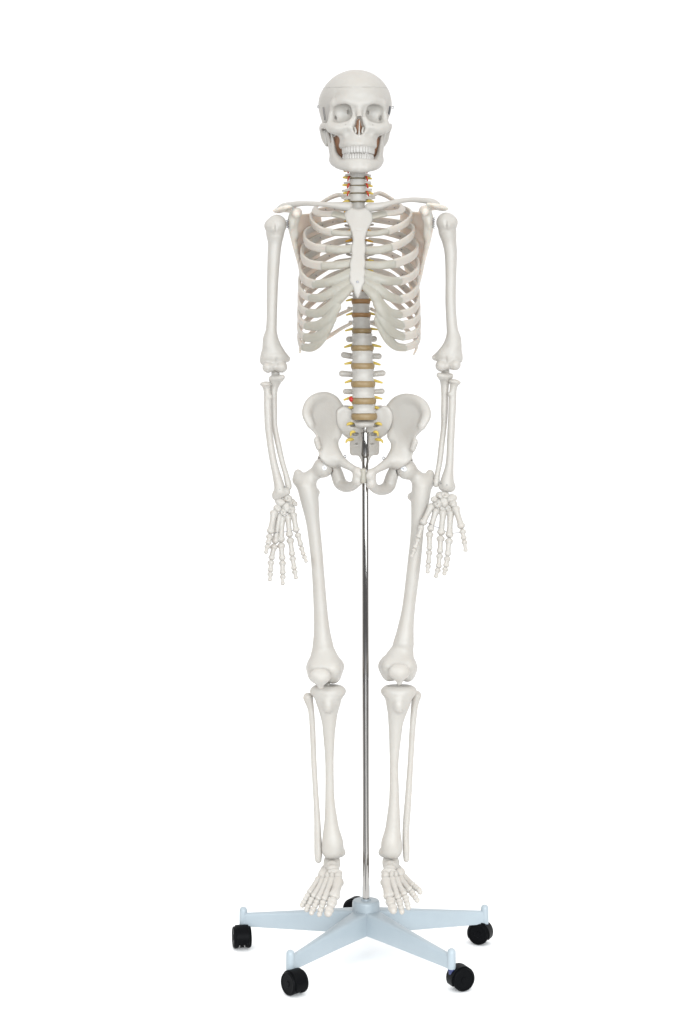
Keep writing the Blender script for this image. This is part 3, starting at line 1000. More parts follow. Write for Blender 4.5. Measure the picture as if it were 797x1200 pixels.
# ---------------- arms
def humerus(side):
    s = Sdf(.0015, noise=.00025, nscale=60)
    if side < 0:
        hd, tb = (324.3, 263.3, .002), (316.7, 264.5, -.004)
        sh = [(322.5, 274), (322.3, 284), (321.2, 298), (319.7, 325), (318.9, 350), (318.5, 376), (317.6, 392), (316.8, 405)]
        rr = (10.8, 8.3, 7.5, 6.7, 6.4, 6.2, 7.0, 8.3)
        tr, cp, me, le = (330, 430, -.002), (314, 430.5, -.006), (336.7, 420.5, .008), (309.3, 423.5, .006)
        f1, f2, gr = (314.5, 416, .003), (327, 416.5, .003), (324.3, 423.5, -.016)
    else:
        hd, tb = (523.2, 260.8, .002), (529.5, 261, -.004)
        sh = [(524.6, 272), (526.5, 283), (528.4, 298), (528.5, 325), (528.2, 355), (529.5, 380), (531, 394), (531.7, 405)]
        rr = (10.6, 8.4, 7.3, 6.2, 6.2, 6.6, 7.6, 9.0)
        tr, cp, me, le = (517, 428.7, -.002), (533.5, 427.5, -.006), (509.8, 419, .008), (537.2, 420.5, .006)
        f1, f2, gr = (533, 414.5, .003), (520.5, 415, .003), (522.8, 422, -.016)
    s.chain([W(u, v, .004) for u, v in sh], R_(*rr))
    s.ball(W(*hd), px(11.8), k=.005)
    s.ball(W(*tb), px(7.0), k=.006)
    s.ball(W(tb[0] + side * -4.5, tb[1] + 3, -.013), px(4.6), k=.004)
    e0, e1 = sh[-2], sh[-1]
    s.chain([W(e0[0], e0[1], .004), W((e1[0] + me[0]) / 2, 413, .005), W(*me)], R_(5.5, 5.0, 3.6), k=.004, flat=(0, 1, 0), fac=.8)
    s.chain([W(e0[0], e0[1], .004), W((e1[0] + le[0]) / 2, 414, .004), W(*le)], R_(6.0, 5.5, 4.2), k=.004, flat=(0, 1, 0), fac=.8)
    s.chain([W(f1[0], f1[1] + 3, .003), W(f2[0], f2[1] + 3, .003)], R_(7, 7), k=.012, flat=(0, 1, 0), fac=.7)
    s.chain([W(e1[0], 398, .004), W((e1[0] * 3 + f2[0]) / 4, 408, .004), W((f1[0] + f2[0]) / 2, 417, .003)], R_(7.3, 9.2, 12.5), k=.010, flat=(0, 1, 0), fac=.72)
    s.chain([W(f1[0], f1[1] + 8, .001), W(f2[0], f2[1] + 8, .001)], R_(6.5, 6.5), k=.005, flat=(0, 1, 0), fac=.62)
    s.chain([W(*tr), W((tr[0] + cp[0]) / 2, tr[1] - 1, -.002), W(*cp)], R_(6.6, 5.0, 6.4), k=.0035)
    s.ell(W(*gr), (px(1.6), .009, px(5.5)), op='s', k=.004)
    s.ell(W(tb[0] - side * 7, tb[1] + 4, -.019), (px(1.2), .003, px(10)), op='s', k=.004)
    o = bone('humerus', s)
    return o


humerus(-1)
humerus(1)


def rod(name, pts, rad, h=.0013, extra=None, flat=None, fac=1.0, noise=.0002):
    s = Sdf(h, noise=noise, nscale=80)
    s.chain([W(*p) for p in pts], R_(*rad), flat=flat, fac=fac)
    if extra:
        extra(s)
    return bone(name, s)


def rx1(s):
    s.ell(W(311.6, 450.3, .0), (px(7.0), px(7.0), px(3.4)), k=.003)
    s.ball(W(316.5, 465, -.004), px(2.8), k=.004)
    s.chain([W(325.3, 580.5, -.004), W(334.8, 576.5, -.004)], R_(6.8, 5.6), k=.005, flat=(0, 1, 0), fac=.75)
    s.chain([W(321, 591.0, -.006), W(339, 582.5, -.006)], R_(3, 3), op='s', k=.003)


r_l = rod('radius', [(312, 452, .0), (313.3, 459, .0), (313.8, 468, .0), (314, 482, -.002), (314.6, 500, -.003), (317, 520, -.004), (320.3, 540, -.005), (324, 556, -.005), (327, 568, -.005), (328.3, 576, -.005)],
          (4.6, 4.2, 4.6, 4.5, 4.3, 4.2, 4.4, 5.0, 6.0, 7.0), extra=rx1)


def ul1(s):
    s.chain([W(329, 443.5, .006), W(322, 447, .012)], R_(4.0, 6.0), k=.005)
    s.ell(W(323, 437.5, .016), (px(5), px(5), px(8)), k=.005)
    s.ball(W(329.5, 430, -.002), px(7.0), op='s', k=.002)
    s.ball(W(314, 430.5, -.006), px(7.2), op='s', k=.002)
    s.chain([W(331, 442, -.002), W(325, 443.5, .002), W(318, 443.5, .006)], R_(3.0, 3.6, 3.0), k=.006)


rod('ulna', [(323.5, 446, .014), (320.6, 456, .014), (320.4, 468, .013), (321, 484, .012), (322, 500, .01), (326, 520, .007), (330.5, 540, .004), (334.8, 555, .001), (337.6, 566, -.001), (338.6, 571, -.002)],
    (6, 5.0, 4.6, 4.2, 3.5, 3.3, 3.2, 3.2, 3.9, 3.4), extra=ul1)


def rx2(s):
    s.ell(W(532.7, 447.6, .0), (px(7.5), px(7.5), px(3.4)), k=.003, ry=.18)
    s.ball(W(527.5, 462, -.004), px(2.8), k=.004)
    s.chain([W(519.5, 569.5, -.004), W(528, 570.5, -.004)], R_(5.8, 6.0), k=.005, flat=(0, 1, 0), fac=.75)
    s.chain([W(511, 579, -.006), W(523, 582.0, -.006), W(535, 585.5, -.006)], R_(3.2, 3.4, 3), op='s', k=.003)


r_r = rod('radius', [(532.3, 450, .0), (531, 457, .0), (530.4, 466, .0), (529.8, 482, -.002), (529, 500, -.003), (528, 520, -.004), (527.3, 538, -.005), (526.2, 550, -.005), (524.5, 561, -.005), (524, 568, -.005)],
    (4.8, 4.2, 4.6, 4.4, 4.3, 4.3, 4.5, 5.4, 7.4, 8.3), extra=rx2)


def ul2(s):
    s.chain([W(517, 441.5, .006), W(523, 444, .012)], R_(4.0, 6.0), k=.005)
    s.ell(W(522, 436, .016), (px(5), px(5), px(8)), k=.005)
    s.ball(W(517, 428.7, -.002), px(7.0), op='s', k=.002)
    s.ball(W(533.5, 427.5, -.006), px(7.2), op='s', k=.002)
    s.chain([W(514.5, 439.5, -.002), W(521, 441, .002), W(528.5, 440.5, .006)], R_(3.0, 3.6, 3.0), k=.006)


rod('ulna', [(521.3, 444, .014), (521.4, 453, .014), (521.3, 465, .013), (520.9, 482, .012), (520.2, 500, .01), (517.8, 520, .007), (515.5, 540, .004), (512.7, 555, .001), (511.5, 564, -.001), (511, 568, -.002)],
    (6, 4.8, 4.2, 4.2, 3.5, 3.4, 3.4, 3.2, 3.8, 3.2), extra=ul2)


def pins(parent, spots, r=.0012):
    for u, v, y in spots:
        obj('pin', lathe([(.0003, -.002), (r, -.002), (r, .0004), (r * .6, .0009), (.0002, .001)], W(u, v, y), axis='y', nseg=12, M=np.diag([1., -1., 1.])), M['steel'], parent)


# ---------------- hands
def long_bone(name, a, b, ra, rm, rb, parent, h=.0007, flatdir=None):
    """small tubular bone with flared ends"""
    a, b = np.asarray(a), np.asarray(b)
    s = Sdf(h, noise=.00018, nscale=260)
    t = (b - a) / np.linalg.norm(b - a)
    ra, rm, rb = px(ra), px(rm), px(rb)
    rm = max(rm, .78 * rb)
    P = [a + t * ra * .7, a + (b - a) * .27, a + (b - a) * .5, a + (b - a) * .75, b - t * rb * .75]
    s.chain(P, [ra * .92, rm * 1.1, rm, rm * 1.06, rb * .9], sub=3)
    side = np.cross(t, [0, 1, 0])
    side /= max(np.linalg.norm(side), 1e-6)
    for q in (-1, 1):
        s.ball(b - t * rb * .85 + side * q * rb * .42 + np.array([0, -.0006, 0]), rb * .66, k=.0016)
        s.ball(a + t * ra * .75 + side * q * ra * .45, ra * .62, k=.0016)
    return bone(name, s, parent, smooth=1)


def hand(carp, rays, wires):
    root = None
    carp = [(u, v, y, a * 1.12, b * 1.12, g) for u, v, y, a, b, g in carp]
    rays = [(m_, f_, tuple(1.2 * x for x in r)) for m_, f_, r in rays]
    wires = [[(u, v, y + .007) for u, v, y in w_] for w_ in wires]
    for i, (u, v, y, rx, rz, ang) in enumerate(carp):
        s = Sdf(.0007, noise=.0004, nscale=420)
        s.ell(W(u, v, y), (px(rx), px(3.6), px(rz)), ry=ang)
        s.ell(W(u + .8, v + rz * .35, y - .003), (px(rx * .75), px(2.6), px(rz * .6)), k=.0015, ry=-ang)
        if i % 2:
            s.ball(W(u - 1, v, y - .0065), px(1.5), op='s', k=.0015)
        if root is None:
            cu, cv = np.mean([q[0] for q in carp]), np.mean([q[1] for q in carp])
            s.ell(W(cu, cv, .001), (px(7.5), px(2.6), px(8.5)), k=.002)
            root = bone('hand', s, SK, smooth=1)
        else:
            bone('carpal_bone', s, root, smooth=1)
    for mc, ph, (r0, r1, r2) in rays:
        pts = [W(*p) for p in mc]
        long_bone('metacarpal_bone', pts[0], pts[1], r0, r1, r0 * .95, root)
        q = [W(*p) for p in ph]
        n = len(q) - 1
        for j in range(n):
            t = (q[j + 1] - q[j]) / np.linalg.norm(q[j + 1] - q[j])
            a, b = q[j] + t * px(.15), q[j + 1] - t * px(.15)
            sc_ = 1 - .13 * j
            tip = j == n - 1
            long_bone('finger_bone', a, b, r2 * sc_, r2 * sc_ * (.68 if not tip else .6), r2 * sc_ * (.84 if not tip else .74), root)
    for w in wires:
        obj('wire', loft([W(*p) for p in w], px(.45), sub=3, nseg=6), M['steel'], root)
    return root


pins(r_l, [(328, 573.4, -.0155), (333.6, 570.5, -.0135)])
hand([(328.8, 588.5, -.006, 6.2, 4.4, .5), (337.3, 584.2, -.006, 4.8, 4.0, -.2), (342, 589, -.004, 4.4, 4.0, .4), (345.7, 590.5, -.013, 2.6, 2.6, 0), (325.3, 596, -.01, 4.6, 4.0, .4),
      (331.8, 600, -.008, 4.2, 3.9, .1), (335.2, 594.5, -.006, 4.5, 5.8, .1), (341, 597.5, -.006, 5.0, 4.8, -.4), (329.3, 605.5, -.006, 2.6, 2.2, 0)],
     [([(321.8, 598, -.016), (316.6, 625.5, -.03)], [(316.4, 626.2, -.031), (314.0, 638.5, -.037), (311.2, 649, -.043)], (3.9, 2.7, 3.2)),
      ([(327.6, 602.5, -.01), (322.0, 637, -.022)], [(321.6, 638, -.023), (317.7, 656.5, -.03), (317.0, 670.5, -.036), (316.2, 681.3, -.041)], (3.7, 2.4, 3.6)),
      ([(330.6, 605, -.009), (329.2, 635.5, -.02)], [(329.3, 636.3, -.021), (331.0, 657, -.027), (331.4, 673.5, -.033), (331.4, 685.8, -.039)], (3.8, 2.5, 3.7)),
      ([(337.3, 603.5, -.008), (339.6, 629.5, -.017)], [(339.9, 630.3, -.018), (342.8, 652, -.024), (345.0, 668, -.031), (347.3, 679, -.036)], (3.5, 2.2, 3.5)),
      ([(343.5, 601, -.008), (347.8, 623.8, -.015)], [(348.6, 624.5, -.016), (353.0, 640.5, -.02), (356.2, 651, -.025), (359.4, 659.5, -.03)], (3.4, 2.1, 3.0))],
     [[(317.5, 624.5, -.034), (324, 624, -.03), (331, 623.6, -.024), (338, 622.5, -.022), (346, 621, -.02)]])

pins(r_r, [(516.8, 566.5, -.0175), (523.8, 568.3, -.0185)])
hand([(528.6, 584.5, -.006, 6.4, 4.8, -.4), (521.5, 580, -.006, 5.2, 3.9, .3), (515.5, 580.5, -.004, 4.6, 4.0, -.4), (508.8, 585, -.013, 3.3, 3.1, 0), (531, 590.5, -.012, 4.3, 4.0, -.4),
      (526.3, 596, -.008, 4.6, 4.2, -.1), (520.5, 588.5, -.008, 4.8, 6.0, -.1), (512.8, 590, -.007, 5.2, 5.2, .4), (518.5, 596.0, -.006, 3.8, 3.4, 0)],
     [([(533, 593, -.014), (541.6, 619.5, -.028)], [(541.8, 620.3, -.029), (544, 633, -.035), (545.9, 646.8, -.041)], (3.9, 2.5, 3.1)),
      ([(528.3, 598, -.01), (526.6, 630, -.022)], [(526.6, 631, -.023), (524.5, 652, -.03), (522.6, 665, -.036), (520.2, 674.2, -.041)], (3.8, 2.5, 3.7)),
      ([(519.7, 598, -.009), (516.6, 627, -.02)], [(516.6, 628, -.021), (515.5, 649, -.027), (513.8, 666, -.033), (510.3, 677.2, -.039)], (3.8, 2.5, 3.7)),
      ([(511.8, 596, -.008), (503.7, 622.5, -.018)], [(503.6, 623.3, -.019), (503.2, 645, -.025), (502, 661, -.031), (501, 672, -.036)], (3.6, 2.3, 3.5)),
      ([(506.5, 591, -.01), (494.8, 614.8, -.024)], [(494.3, 615.5, -.025), (490.2, 631, -.03), (486.2, 643, -.034), (482.3, 653.4, -.037)], (3.6, 2.4, 3.1))],
     [[(494, 612, -.032), (501, 612.5, -.03), (508, 616, -.026), (517, 620, -.026), (526, 624.5, -.027), (535, 624.5, -.03), (542, 624, -.033)]])


# ---------------- legs
def femur(side):
    s = Sdf(.0017, noise=.0003, nscale=45)
    if side < 0:
        hd = (378.5, 548, -.004)
        sh = [(359.5, 570), (362.5, 584), (366.7, 611), (369.5, 635), (371.8, 659), (375.2, 707), (377, 733), (378.3, 754)]
        rr = (11.5, 10.8, 7.9, 7.3, 7.2, 7.9, 9.2, 11.2)
        gt, gt2, lt_ = (350.8, 562, .012), (349.3, 554.5, .014), (370.3, 577, .012)
        mc, lc = (390.3, 787, .012), (370.7, 787, .012)
        nk = [(377, 549, -.002), (369, 555, .002), (360, 563, .006)]
        fl, fm = (370, 780, .004), (390.5, 780, .004)
    else:
        hd = (476.4, 550, -.004)
        sh = [(494.5, 570), (492.5, 586), (489.8, 611), (488, 635), (485.5, 659), (479.7, 707), (476, 733), (473.4, 753)]
        rr = (11.5, 10.8, 8.0, 7.6, 7.7, 7.7, 9.4, 12.0)
        gt, gt2, lt_ = (502.3, 563, .012), (504, 555, .014), (482, 582, .012)
        mc, lc = (456.3, 784.5, .012), (477.2, 785, .012)
        nk = [(478, 551, -.002), (486, 557, .002), (494, 565, .006)]
        fl, fm = (477.5, 779, .004), (456, 779, .004)
    s.chain([W(u, v, .004) for u, v in sh], R_(*rr))
    s.ball(W(*hd), px(11.7))
    s.chain([W(*p) for p in nk], R_(8.2, 8.0, 9.5), k=.006)
    s.ball(W(*gt), px(8.5), k=.010)
    s.ball(W(*gt2), px(5.0), k=.006)
    s.ball(W(*lt_), px(4.6), k=.006)
    s.ball(W(mc[0] - side * 6.5, 781, .008), px(6), k=.008)
    s.ball(W(lc[0] + side * 6.5, 782, .012), px(5), k=.008)
    s.ell(W((gt2[0] + hd[0]) / 2 + side * 5, 553, .02), (px(6), .006, px(5)), op='s', k=.005)
    s.chain([W(*fm), W(*fl)], R_(11.5, 10.5), k=.008, flat=(0, 1, 0), fac=.85)
    s.chain([W(sh[-1][0], 750, .004), W((sh[-1][0] * 2 + (fm[0] + fl[0]) / 2) / 3, 764, .003), W((fm[0] + fl[0]) / 2, 777, .002)], R_(9.5, 13.6, 18.0), k=.005, flat=(0, 1, 0), fac=.85)
    for c in (mc, lc):
        s.ell(W(*c), (px(10.8), px(20), px(13.6)), k=.006)
        s.ell(W(c[0], c[1] - 3, -.016), (px(9.5), px(9), px(10)), k=.008)
    s.ell(W((mc[0] + lc[0]) / 2, 782, -.006), (px(17.5), px(15), px(14)), k=.010)
    s.ell(W((mc[0] + lc[0]) / 2, 786, -.040), (px(4.5), .005, px(12)), op='s', k=.006)
    s.ell(W((mc[0] + lc[0]) / 2, 803, .02), (px(4.0), .04, px(5)), op='s', k=.004)
    o = bone('femur', s)
    # white plate and screw on the ball
    pc = W(380.3, 548.3, -.024) if side < 0 else W(472.8, 549.3, -.0235)
    nrm = pc - W(*hd)
    nrm /= np.linalg.norm(nrm)
    e1 = np.cross([0, 0, 1], nrm)
    e1 /= np.linalg.norm(e1)
    e2 = np.cross(nrm, e1)
    B = np.stack([e1, e2, nrm], 1)
    c0 = W(*hd) + nrm * px(11.3)
    ell_ = (.0042, .0044) if side < 0 else (.0068, .0046)
    obj('joint_plate', lathe([(.2, -.001), (1, -.001), (1.0, .0010), (.9, .0015), (.2, .0016)], c0, nseg=28, ell=ell_, M=B @ rot(0, 0, -.5 * side)), M['plate'], o)
    obj('screw', lathe([(.0002, .0), (.0017, .0), (.0017, .0023), (.0012, .0028), (.0002, .0029)], c0, nseg=16, M=B), M['steel'], o)
    return o


femur(-1)
femur(1)


def patella(u, v):
    s = Sdf(.0013, noise=.0002, nscale=90)
    s.ell(W(u, v, -.045), (px(12.2), px(6), px(9.6)))
    s.chain([W(u, v + 3, -.045), W(u + .5, v + 11.5, -.041)], R_(7.5, 3.6), k=.006, flat=(0, 1, 0), fac=.8)
    bone('patella', s)


patella(375.2, 792.5)
patella(467.8, 787.5)


def tibia(side):
    s = Sdf(.0016, noise=.0003, nscale=50)
    if side < 0:
        pts = [(384.8, 818), (385, 826), (385.2, 835), (385.8, 847), (385.8, 860), (386.3, 896), (386.6, 935), (388, 960), (388.7, 974), (390, 988), (389.8, 995)]
        rr = (15.5, 13, 10.4, 8.2, 6.9, 5.0, 5.5, 7.6, 9.8, 12.6, 12.6)
        pl, ma, top = (384.4, 810), (400.6, 999, .006), 803
    else:
        pts = [(467, 818), (466.2, 826), (465.2, 835), (463.8, 847), (463.3, 860), (461.8, 896), (462, 935), (461, 960), (460.2, 974), (459, 988), (459, 995)]
        rr = (15.5, 13.3, 10.8, 8.6, 7.4, 5.3, 6.1, 8.0, 9.4, 12.2, 12.4)
        pl, ma, top = (467.5, 810), (448, 999, .006), 803
    s.chain([W(u, v, .002) for u, v in pts], R_(*rr), flat=(0, 1, 0), fac=.9)
    s.ell(W(pl[0], pl[1], .004), (px(21.3), px(15), px(10)), k=.008)
    s.ell(W(pl[0], pl[1] + 17, -.018), (px(5.5), px(5), px(8)), k=.008)
    s.ball(W(*ma), px(4.6), k=.008)
    s.box(W(pl[0], top - 14.2, .004), (.06, .06, px(14)), rnd=.001, op='s', k=.002)
    s.ell(W(pl[0], top - 1, .004), (px(2.6), px(6), px(3.0)), k=.003)
    s.ell(W(pts[-1][0], 1012, .002), (px(11.5), px(14), px(7.5)), op='s', k=.003)
    bone('tibia', s)


tibia(-1)
tibia(1)
rod('fibula', [(361.2, 817.5, .016), (363, 825, .016), (364.8, 834, .016), (366.5, 857, .016), (368, 896, .015), (370.4, 935, .013), (371.8, 960, .012), (372.4, 980, .01), (373, 998, .008), (373, 1007.5, .006)],
    (6.0, 4.6, 3.6, 3.4, 3.4, 3.4, 3.7, 4.3, 5.0, 4.2))
rod('fibula', [(488.4, 815, .016), (486.6, 823, .016), (485.3, 833, .016), (483.3, 857, .016), (481, 896, .015), (478.4, 935, .013), (476.6, 960, .012), (475.6, 978, .01), (476, 996, .008), (476.2, 1007, .006)],
    (5.6, 4.6, 4.0, 3.5, 3.5, 4.0, 4.1, 3.9, 4.3, 3.6))


# ---------------- feet
def foot(tars, rays):
    root = None
    for i, (nm, lumps) in enumerate(tars):
        s = Sdf(.0009, noise=.00035, nscale=240)
        for u, v, y, a, b, c in lumps:
            s.ell(W(u, v, y), (px(a), px(b), px(c)), k=.004, rx=.5)
        if root is None:
            root = bone('foot', s, SK)
        else:
            bone('tarsal_bone', s, root)
    for mt, toes, (r0, r1) in rays:
        a, b = W(*mt[0]), W(*mt[1])
        long_bone('metatarsal_bone', a, b, r0 * 1.2, r1 * 1.4, r0 * 1.08, root, h=.0008)
        q = [W(*p) for p in toes]
        for j in range(len(q) - 1):
            t = (q[j + 1] - q[j]) / np.linalg.norm(q[j + 1] - q[j])
            k = r0 * (1.02 - .12 * j)
            long_bone('toe_bone', q[j] + t * px(.1), q[j + 1] - t * px(.1), k, k * .8, k * .84, root)
    return root


foot([('talus', [(389, 1011, .004, 10.2, 14, 7.5), (389.5, 1016, -.018, 8.5, 9, 6.5), (390, 1019, -.03, 7.5, 6, 6)]),
      ('heel', [(386, 1022, .03, 9, 17, 9), (384, 1022, .006, 9, 12, 7), (388, 1027, .052, 9.5, 9, 10)]),
      ('navicular', [(392, 1023, -.041, 9.5, 5, 5.5)]),
      ('cuboid', [(379, 1025, -.036, 6.5, 9, 6)]),
      ('cuneiform', [(396, 1028, -.052, 5.2, 7, 6)]),
      ('cuneiform', [(389, 1027.5, -.053, 3.6, 7, 5.2)]),
      ('cuneiform', [(384, 1028, -.051, 3.4, 7, 5.2)])],
     [([(397, 1030, -.058), (391.0, 1053, -.108)], [(390.6, 1053.5, -.109), (387.0, 1063, -.125), (383.6, 1073, -.139)], (5.6, 3.9)),
      ([(389.2, 1029, -.06), (379.8, 1055.5, -.113)], [(379.5, 1056, -.114), (376.4, 1064.5, -.128), (375.0, 1069, -.135), (373.8, 1073.5, -.141)], (3.7, 2.5)),
      ([(384, 1030, -.058), (372.5, 1055, -.11)], [(372.2, 1055.5, -.111), (367.8, 1064, -.125), (366, 1068, -.131), (364.3, 1071, -.136)], (3.6, 2.4)),
      ([(379.5, 1030, -.053), (366.8, 1052, -.102)], [(366.4, 1052.5, -.103), (361.8, 1061, -.116), (360.2, 1064, -.121), (359.0, 1067.3, -.126)], (3.5, 2.4)),
      ([(374.5, 1029, -.045), (362.2, 1047.5, -.09)], [(361.8, 1048, -.091), (357.2, 1056, -.104), (355.7, 1059, -.108), (353.6, 1062, -.112)], (3.6, 2.5))])
foot([('talus', [(458, 1011, .004, 10.2, 14, 7.5), (457.5, 1016, -.018, 8.5, 9, 6.5), (457, 1019, -.03, 7.5, 6, 6)]),
      ('heel', [(461, 1021, .03, 9, 17, 9), (463, 1021, .006, 9, 12, 7), (459, 1026, .052, 9.5, 9, 10)]),
      ('navicular', [(456, 1022, -.041, 9.5, 5, 5.5)]),
      ('cuboid', [(469, 1024, -.036, 6.5, 9, 6)]),
      ('cuneiform', [(452, 1027, -.052, 5.2, 7, 6)]),
      ('cuneiform', [(459, 1026.5, -.053, 3.6, 7, 5.2)]),
      ('cuneiform', [(464, 1027, -.051, 3.4, 7, 5.2)])],
     [([(452, 1030, -.058), (456.5, 1053, -.108)], [(456.8, 1053.5, -.109), (459, 1061, -.125), (462, 1069, -.139)], (5.6, 3.9)),
      ([(459, 1028.5, -.06), (467.2, 1054, -.113)], [(467.5, 1054.5, -.114), (469.6, 1062, -.128), (470.6, 1066, -.135), (471.3, 1070.5, -.141)], (3.7, 2.5)),
      ([(464, 1029, -.058), (474.5, 1049.5, -.11)], [(474.8, 1050, -.111), (477, 1058, -.125), (478, 1061.5, -.131), (479, 1065.3, -.136)], (3.6, 2.4)),
      ([(468.5, 1028.5, -.053), (481.3, 1044, -.102)], [(481.7, 1044.5, -.103), (486, 1050.5, -.116), (488, 1053, -.121), (489.8, 1056.5, -.126)], (3.5, 2.4)),
      ([(473, 1027.5, -.045), (485.2, 1038.5, -.09)], [(485.6, 1039, -.091), (490, 1042, -.104), (491.7, 1043.5, -.108), (493, 1047, -.112)], (3.6, 2.5))])

# ------------------------------------------------------------------ the rolling stand
ST = thing('rolling_stand', 'pale blue five armed stand with chrome pole and black casters, carrying the skeleton', 'stand', (hub[0], 0, 0))
hx = hub[0]
ztip = W(427.8, 499, 0)[2]
zsl = W(427.8, 506.5, 0)[2]
px_u = W(427.9, 433, 0)[0]
zin = W(427.8, 533, 0)[2]
lean = lambda z: px_u + (hx - px_u) * (1 - (z - .1) / (zsl - .1))
pole = obj('pole', loft([(lean(.09), 0, .09), (lean(zin), 0, zin)], [.0065, .0065], sub=1, nseg=40, cap=False), M['chrome'], ST)
obj('sleeve', loft([(lean(zin - .006), 0, zin - .006), (lean(zin), 0, zin), (lean(zsl - .001), 0, zsl - .001), (lean(zsl), 0, zsl)], [.0068, .0084, .0084, .0076], sub=1, nseg=40, cap=False), M['chrome'], pole)
obj('bolt', lathe([(.0045, zsl), (.0048, zsl + .002), (.0032, zsl + .004), (.0030, zsl + .0055), (.0044, zsl + .0065), (.0044, zsl + .009), (.003, zsl + .0105), (.0022, zsl + .014), (.0017, zsl + .019)],
                  (lean(zsl), -.001, 0), nseg=24), M['chrome'], pole)
hubo = obj('hub', lathe([(.012, .052), (.0255, .052), (.0268, .056), (.0268, .1065), (.0262, .1095), (.0247, .1115), (.0225, .1122), (.010, .1122), (.0095, .1145), (.0065, .115)], (hx, 0, 0), nseg=48), M['base'], ST)

EPS = math.radians(1.8)
RT_ = .2533
stem_z = .043


def arm_mesh(az):
    ca, sa = math.cos(az), math.sin(az)
    # sections along the arm: (distance, half width top, half width bottom, z bottom, z top)
    secs = [(.004, .018, .0205, .0505, .0950), (.02, .0172, .0195, .0500, .0935), (.06, .0138, .0160, .0485, .0895), (.13, .0096, .0112, .0455, .0812), (.20, .0070, .0082, .0428, .0730), (RT_ - .003, .0056, .0066, .0413, .0668)]
    rings = []
    nb = 5
    for d, wt, wb, z0, z1 in secs:
        r = min(wt * .8, .006)
        ring = []
        prof = [(-wb + .001, z0), (-wb, z0 + .001), (-wt - .0002, z1 - r)]
        for i in range(1, nb + 1):
            a = math.pi - i / nb * math.pi / 2
            prof.append((-wt + r + r * math.cos(a), z1 - r + r * math.sin(a)))
        prof = prof + [(-x, z) for x, z in prof[::-1]]
        for x, z in prof:
            ring.append((hx + d * ca - x * sa, d * sa + x * ca, z))
        rings.append(ring)
    m = len(rings[0])
    V = np.array([p for r in rings for p in r])
    Fc = []
    for i in range(len(rings) - 1):
        for j in range(m):
            k = (j + 1) % m
            Fc.append((i * m + j, i * m + k, (i + 1) * m + k, (i + 1) * m + j))
    Fc.append(tuple(range(m))[::-1])
    Fc.append(tuple((len(rings) - 1) * m + j for j in range(m)))
    return V, Fc


# (arm azimuth, axle azimuth, direction in which the wheels trail)
arms = [(162, 10, -100), (18, 68, 158), (234, 38, -52), (306, 112, 22), (87.4, 62, 176)]
wheel_v = lathe([(.0035, -.0068), (.0150, -.0068), (.0185, -.0058), (.0207, -.0038), (.0213, -.001), (.0213, .0022), (.0205, .0045), (.0190, .0056), (.0176, .0054), (.0172, .0046), (.006, .0046), (.0055, .0056), (.002, .0058)], axis='x', nseg=40)


def hood_mesh():
    """mudguard between the wheels: a fender arc over the top with a flat web"""
    V, Fc = [], []
    n = 22
    a0, a1 = math.radians(-28), math.radians(205)
    for i in range(n + 1):
        a = a0 + (a1 - a0) * i / n
        for x, r in ((-.0118, .0238), (-.0128, .0226), (-.0128, .0212), (.0128, .0212), (.0128, .0226), (.0118, .0238)):
            V.append((x, r * math.cos(a), r * math.sin(a)))
    for i in range(n):
        for j in range(6):
            k = (j + 1) % 6
            Fc.append((i * 6 + j, (i + 1) * 6 + j, (i + 1) * 6 + k, i * 6 + k))
    Fc.append((0, 1, 2, 3, 4, 5))
    Fc.append(tuple(n * 6 + j for j in (5, 4, 3, 2, 1, 0)))
    web = lathe([(.001, -.0032), (.0200, -.0032), (.0205, 0), (.0200, .0032), (.001, .0032)], axis='x', nseg=32)
    return join((np.array(V), Fc), web)


hood_v = hood_mesh()
first = None
for az, ax_az, tr in arms:
    a = math.radians(az) + EPS
    arm = obj('arm', arm_mesh(a), M['base'], ST)
    tip = np.array([hx + RT_ * math.cos(a), RT_ * math.sin(a), 0])
    obj('post', lathe([(.006, stem_z - .002), (.0076, stem_z - .002), (.0080, stem_z), (.0078, .069), (.0073, .0735), (.0058, .0765), (.0033, .0782), (.001, .0787)], tip, nseg=32), M['base'], arm)
    t = math.radians(tr)
    tro = {87.4: .022, 18: .0095, 306: .018}.get(az, .0135)
    wc = tip + [tro * math.cos(t), tro * math.sin(t), .0225]
    rz = math.radians(ax_az)
    if first is None:
        hood = bpy.data.meshes.new('caster')
        hood.from_pydata(hood_v[0].tolist(), [], [list(f) for f in hood_v[1]])
        wheel = bpy.data.meshes.new('wheel')
        wheel.from_pydata(wheel_v[0].tolist(), [], [list(f) for f in wheel_v[1]])
        stem_vf = lathe([(.0052, -.006), (.0056, -.004), (.0056, .001), (.0072, .0015), (.0072, .0045), (.0066, .006)], nseg=24)
        stem = bpy.data.meshes.new('stem')
        stem.from_pydata(stem_vf[0].tolist(), [], [list(f) for f in stem_vf[1]])
        for me, mm in ((hood, 'black'), (wheel, 'black'), (stem, 'navy')):
            me.materials.append(M[mm])
            me.validate()
            me.polygons.foreach_set('use_smooth', [True] * len(me.polygons))
            me.update()
        first = True
    c = bpy.data.objects.new('caster', hood)
    col.objects.link(c)
    c.parent = ST
    c.location = wc - np.array(ST['_base'][:])
    c.rotation_euler = (0, 0, rz)
    for q in (-1, 1):
        w = bpy.data.objects.new('wheel', wheel)
        col.objects.link(w)
        w.parent = c
        w.location = (q * .0122, 0, 0)
        w.rotation_euler = (0, 0, 0 if q > 0 else math.pi)
    m_ = bpy.data.objects.new('stem', stem)
    col.objects.link(m_)
    m_.parent = c
    off = rot(0, 0, -rz) @ (tip - wc)
    m_.location = (off[0], off[1], stem_z - .006 - .0225)
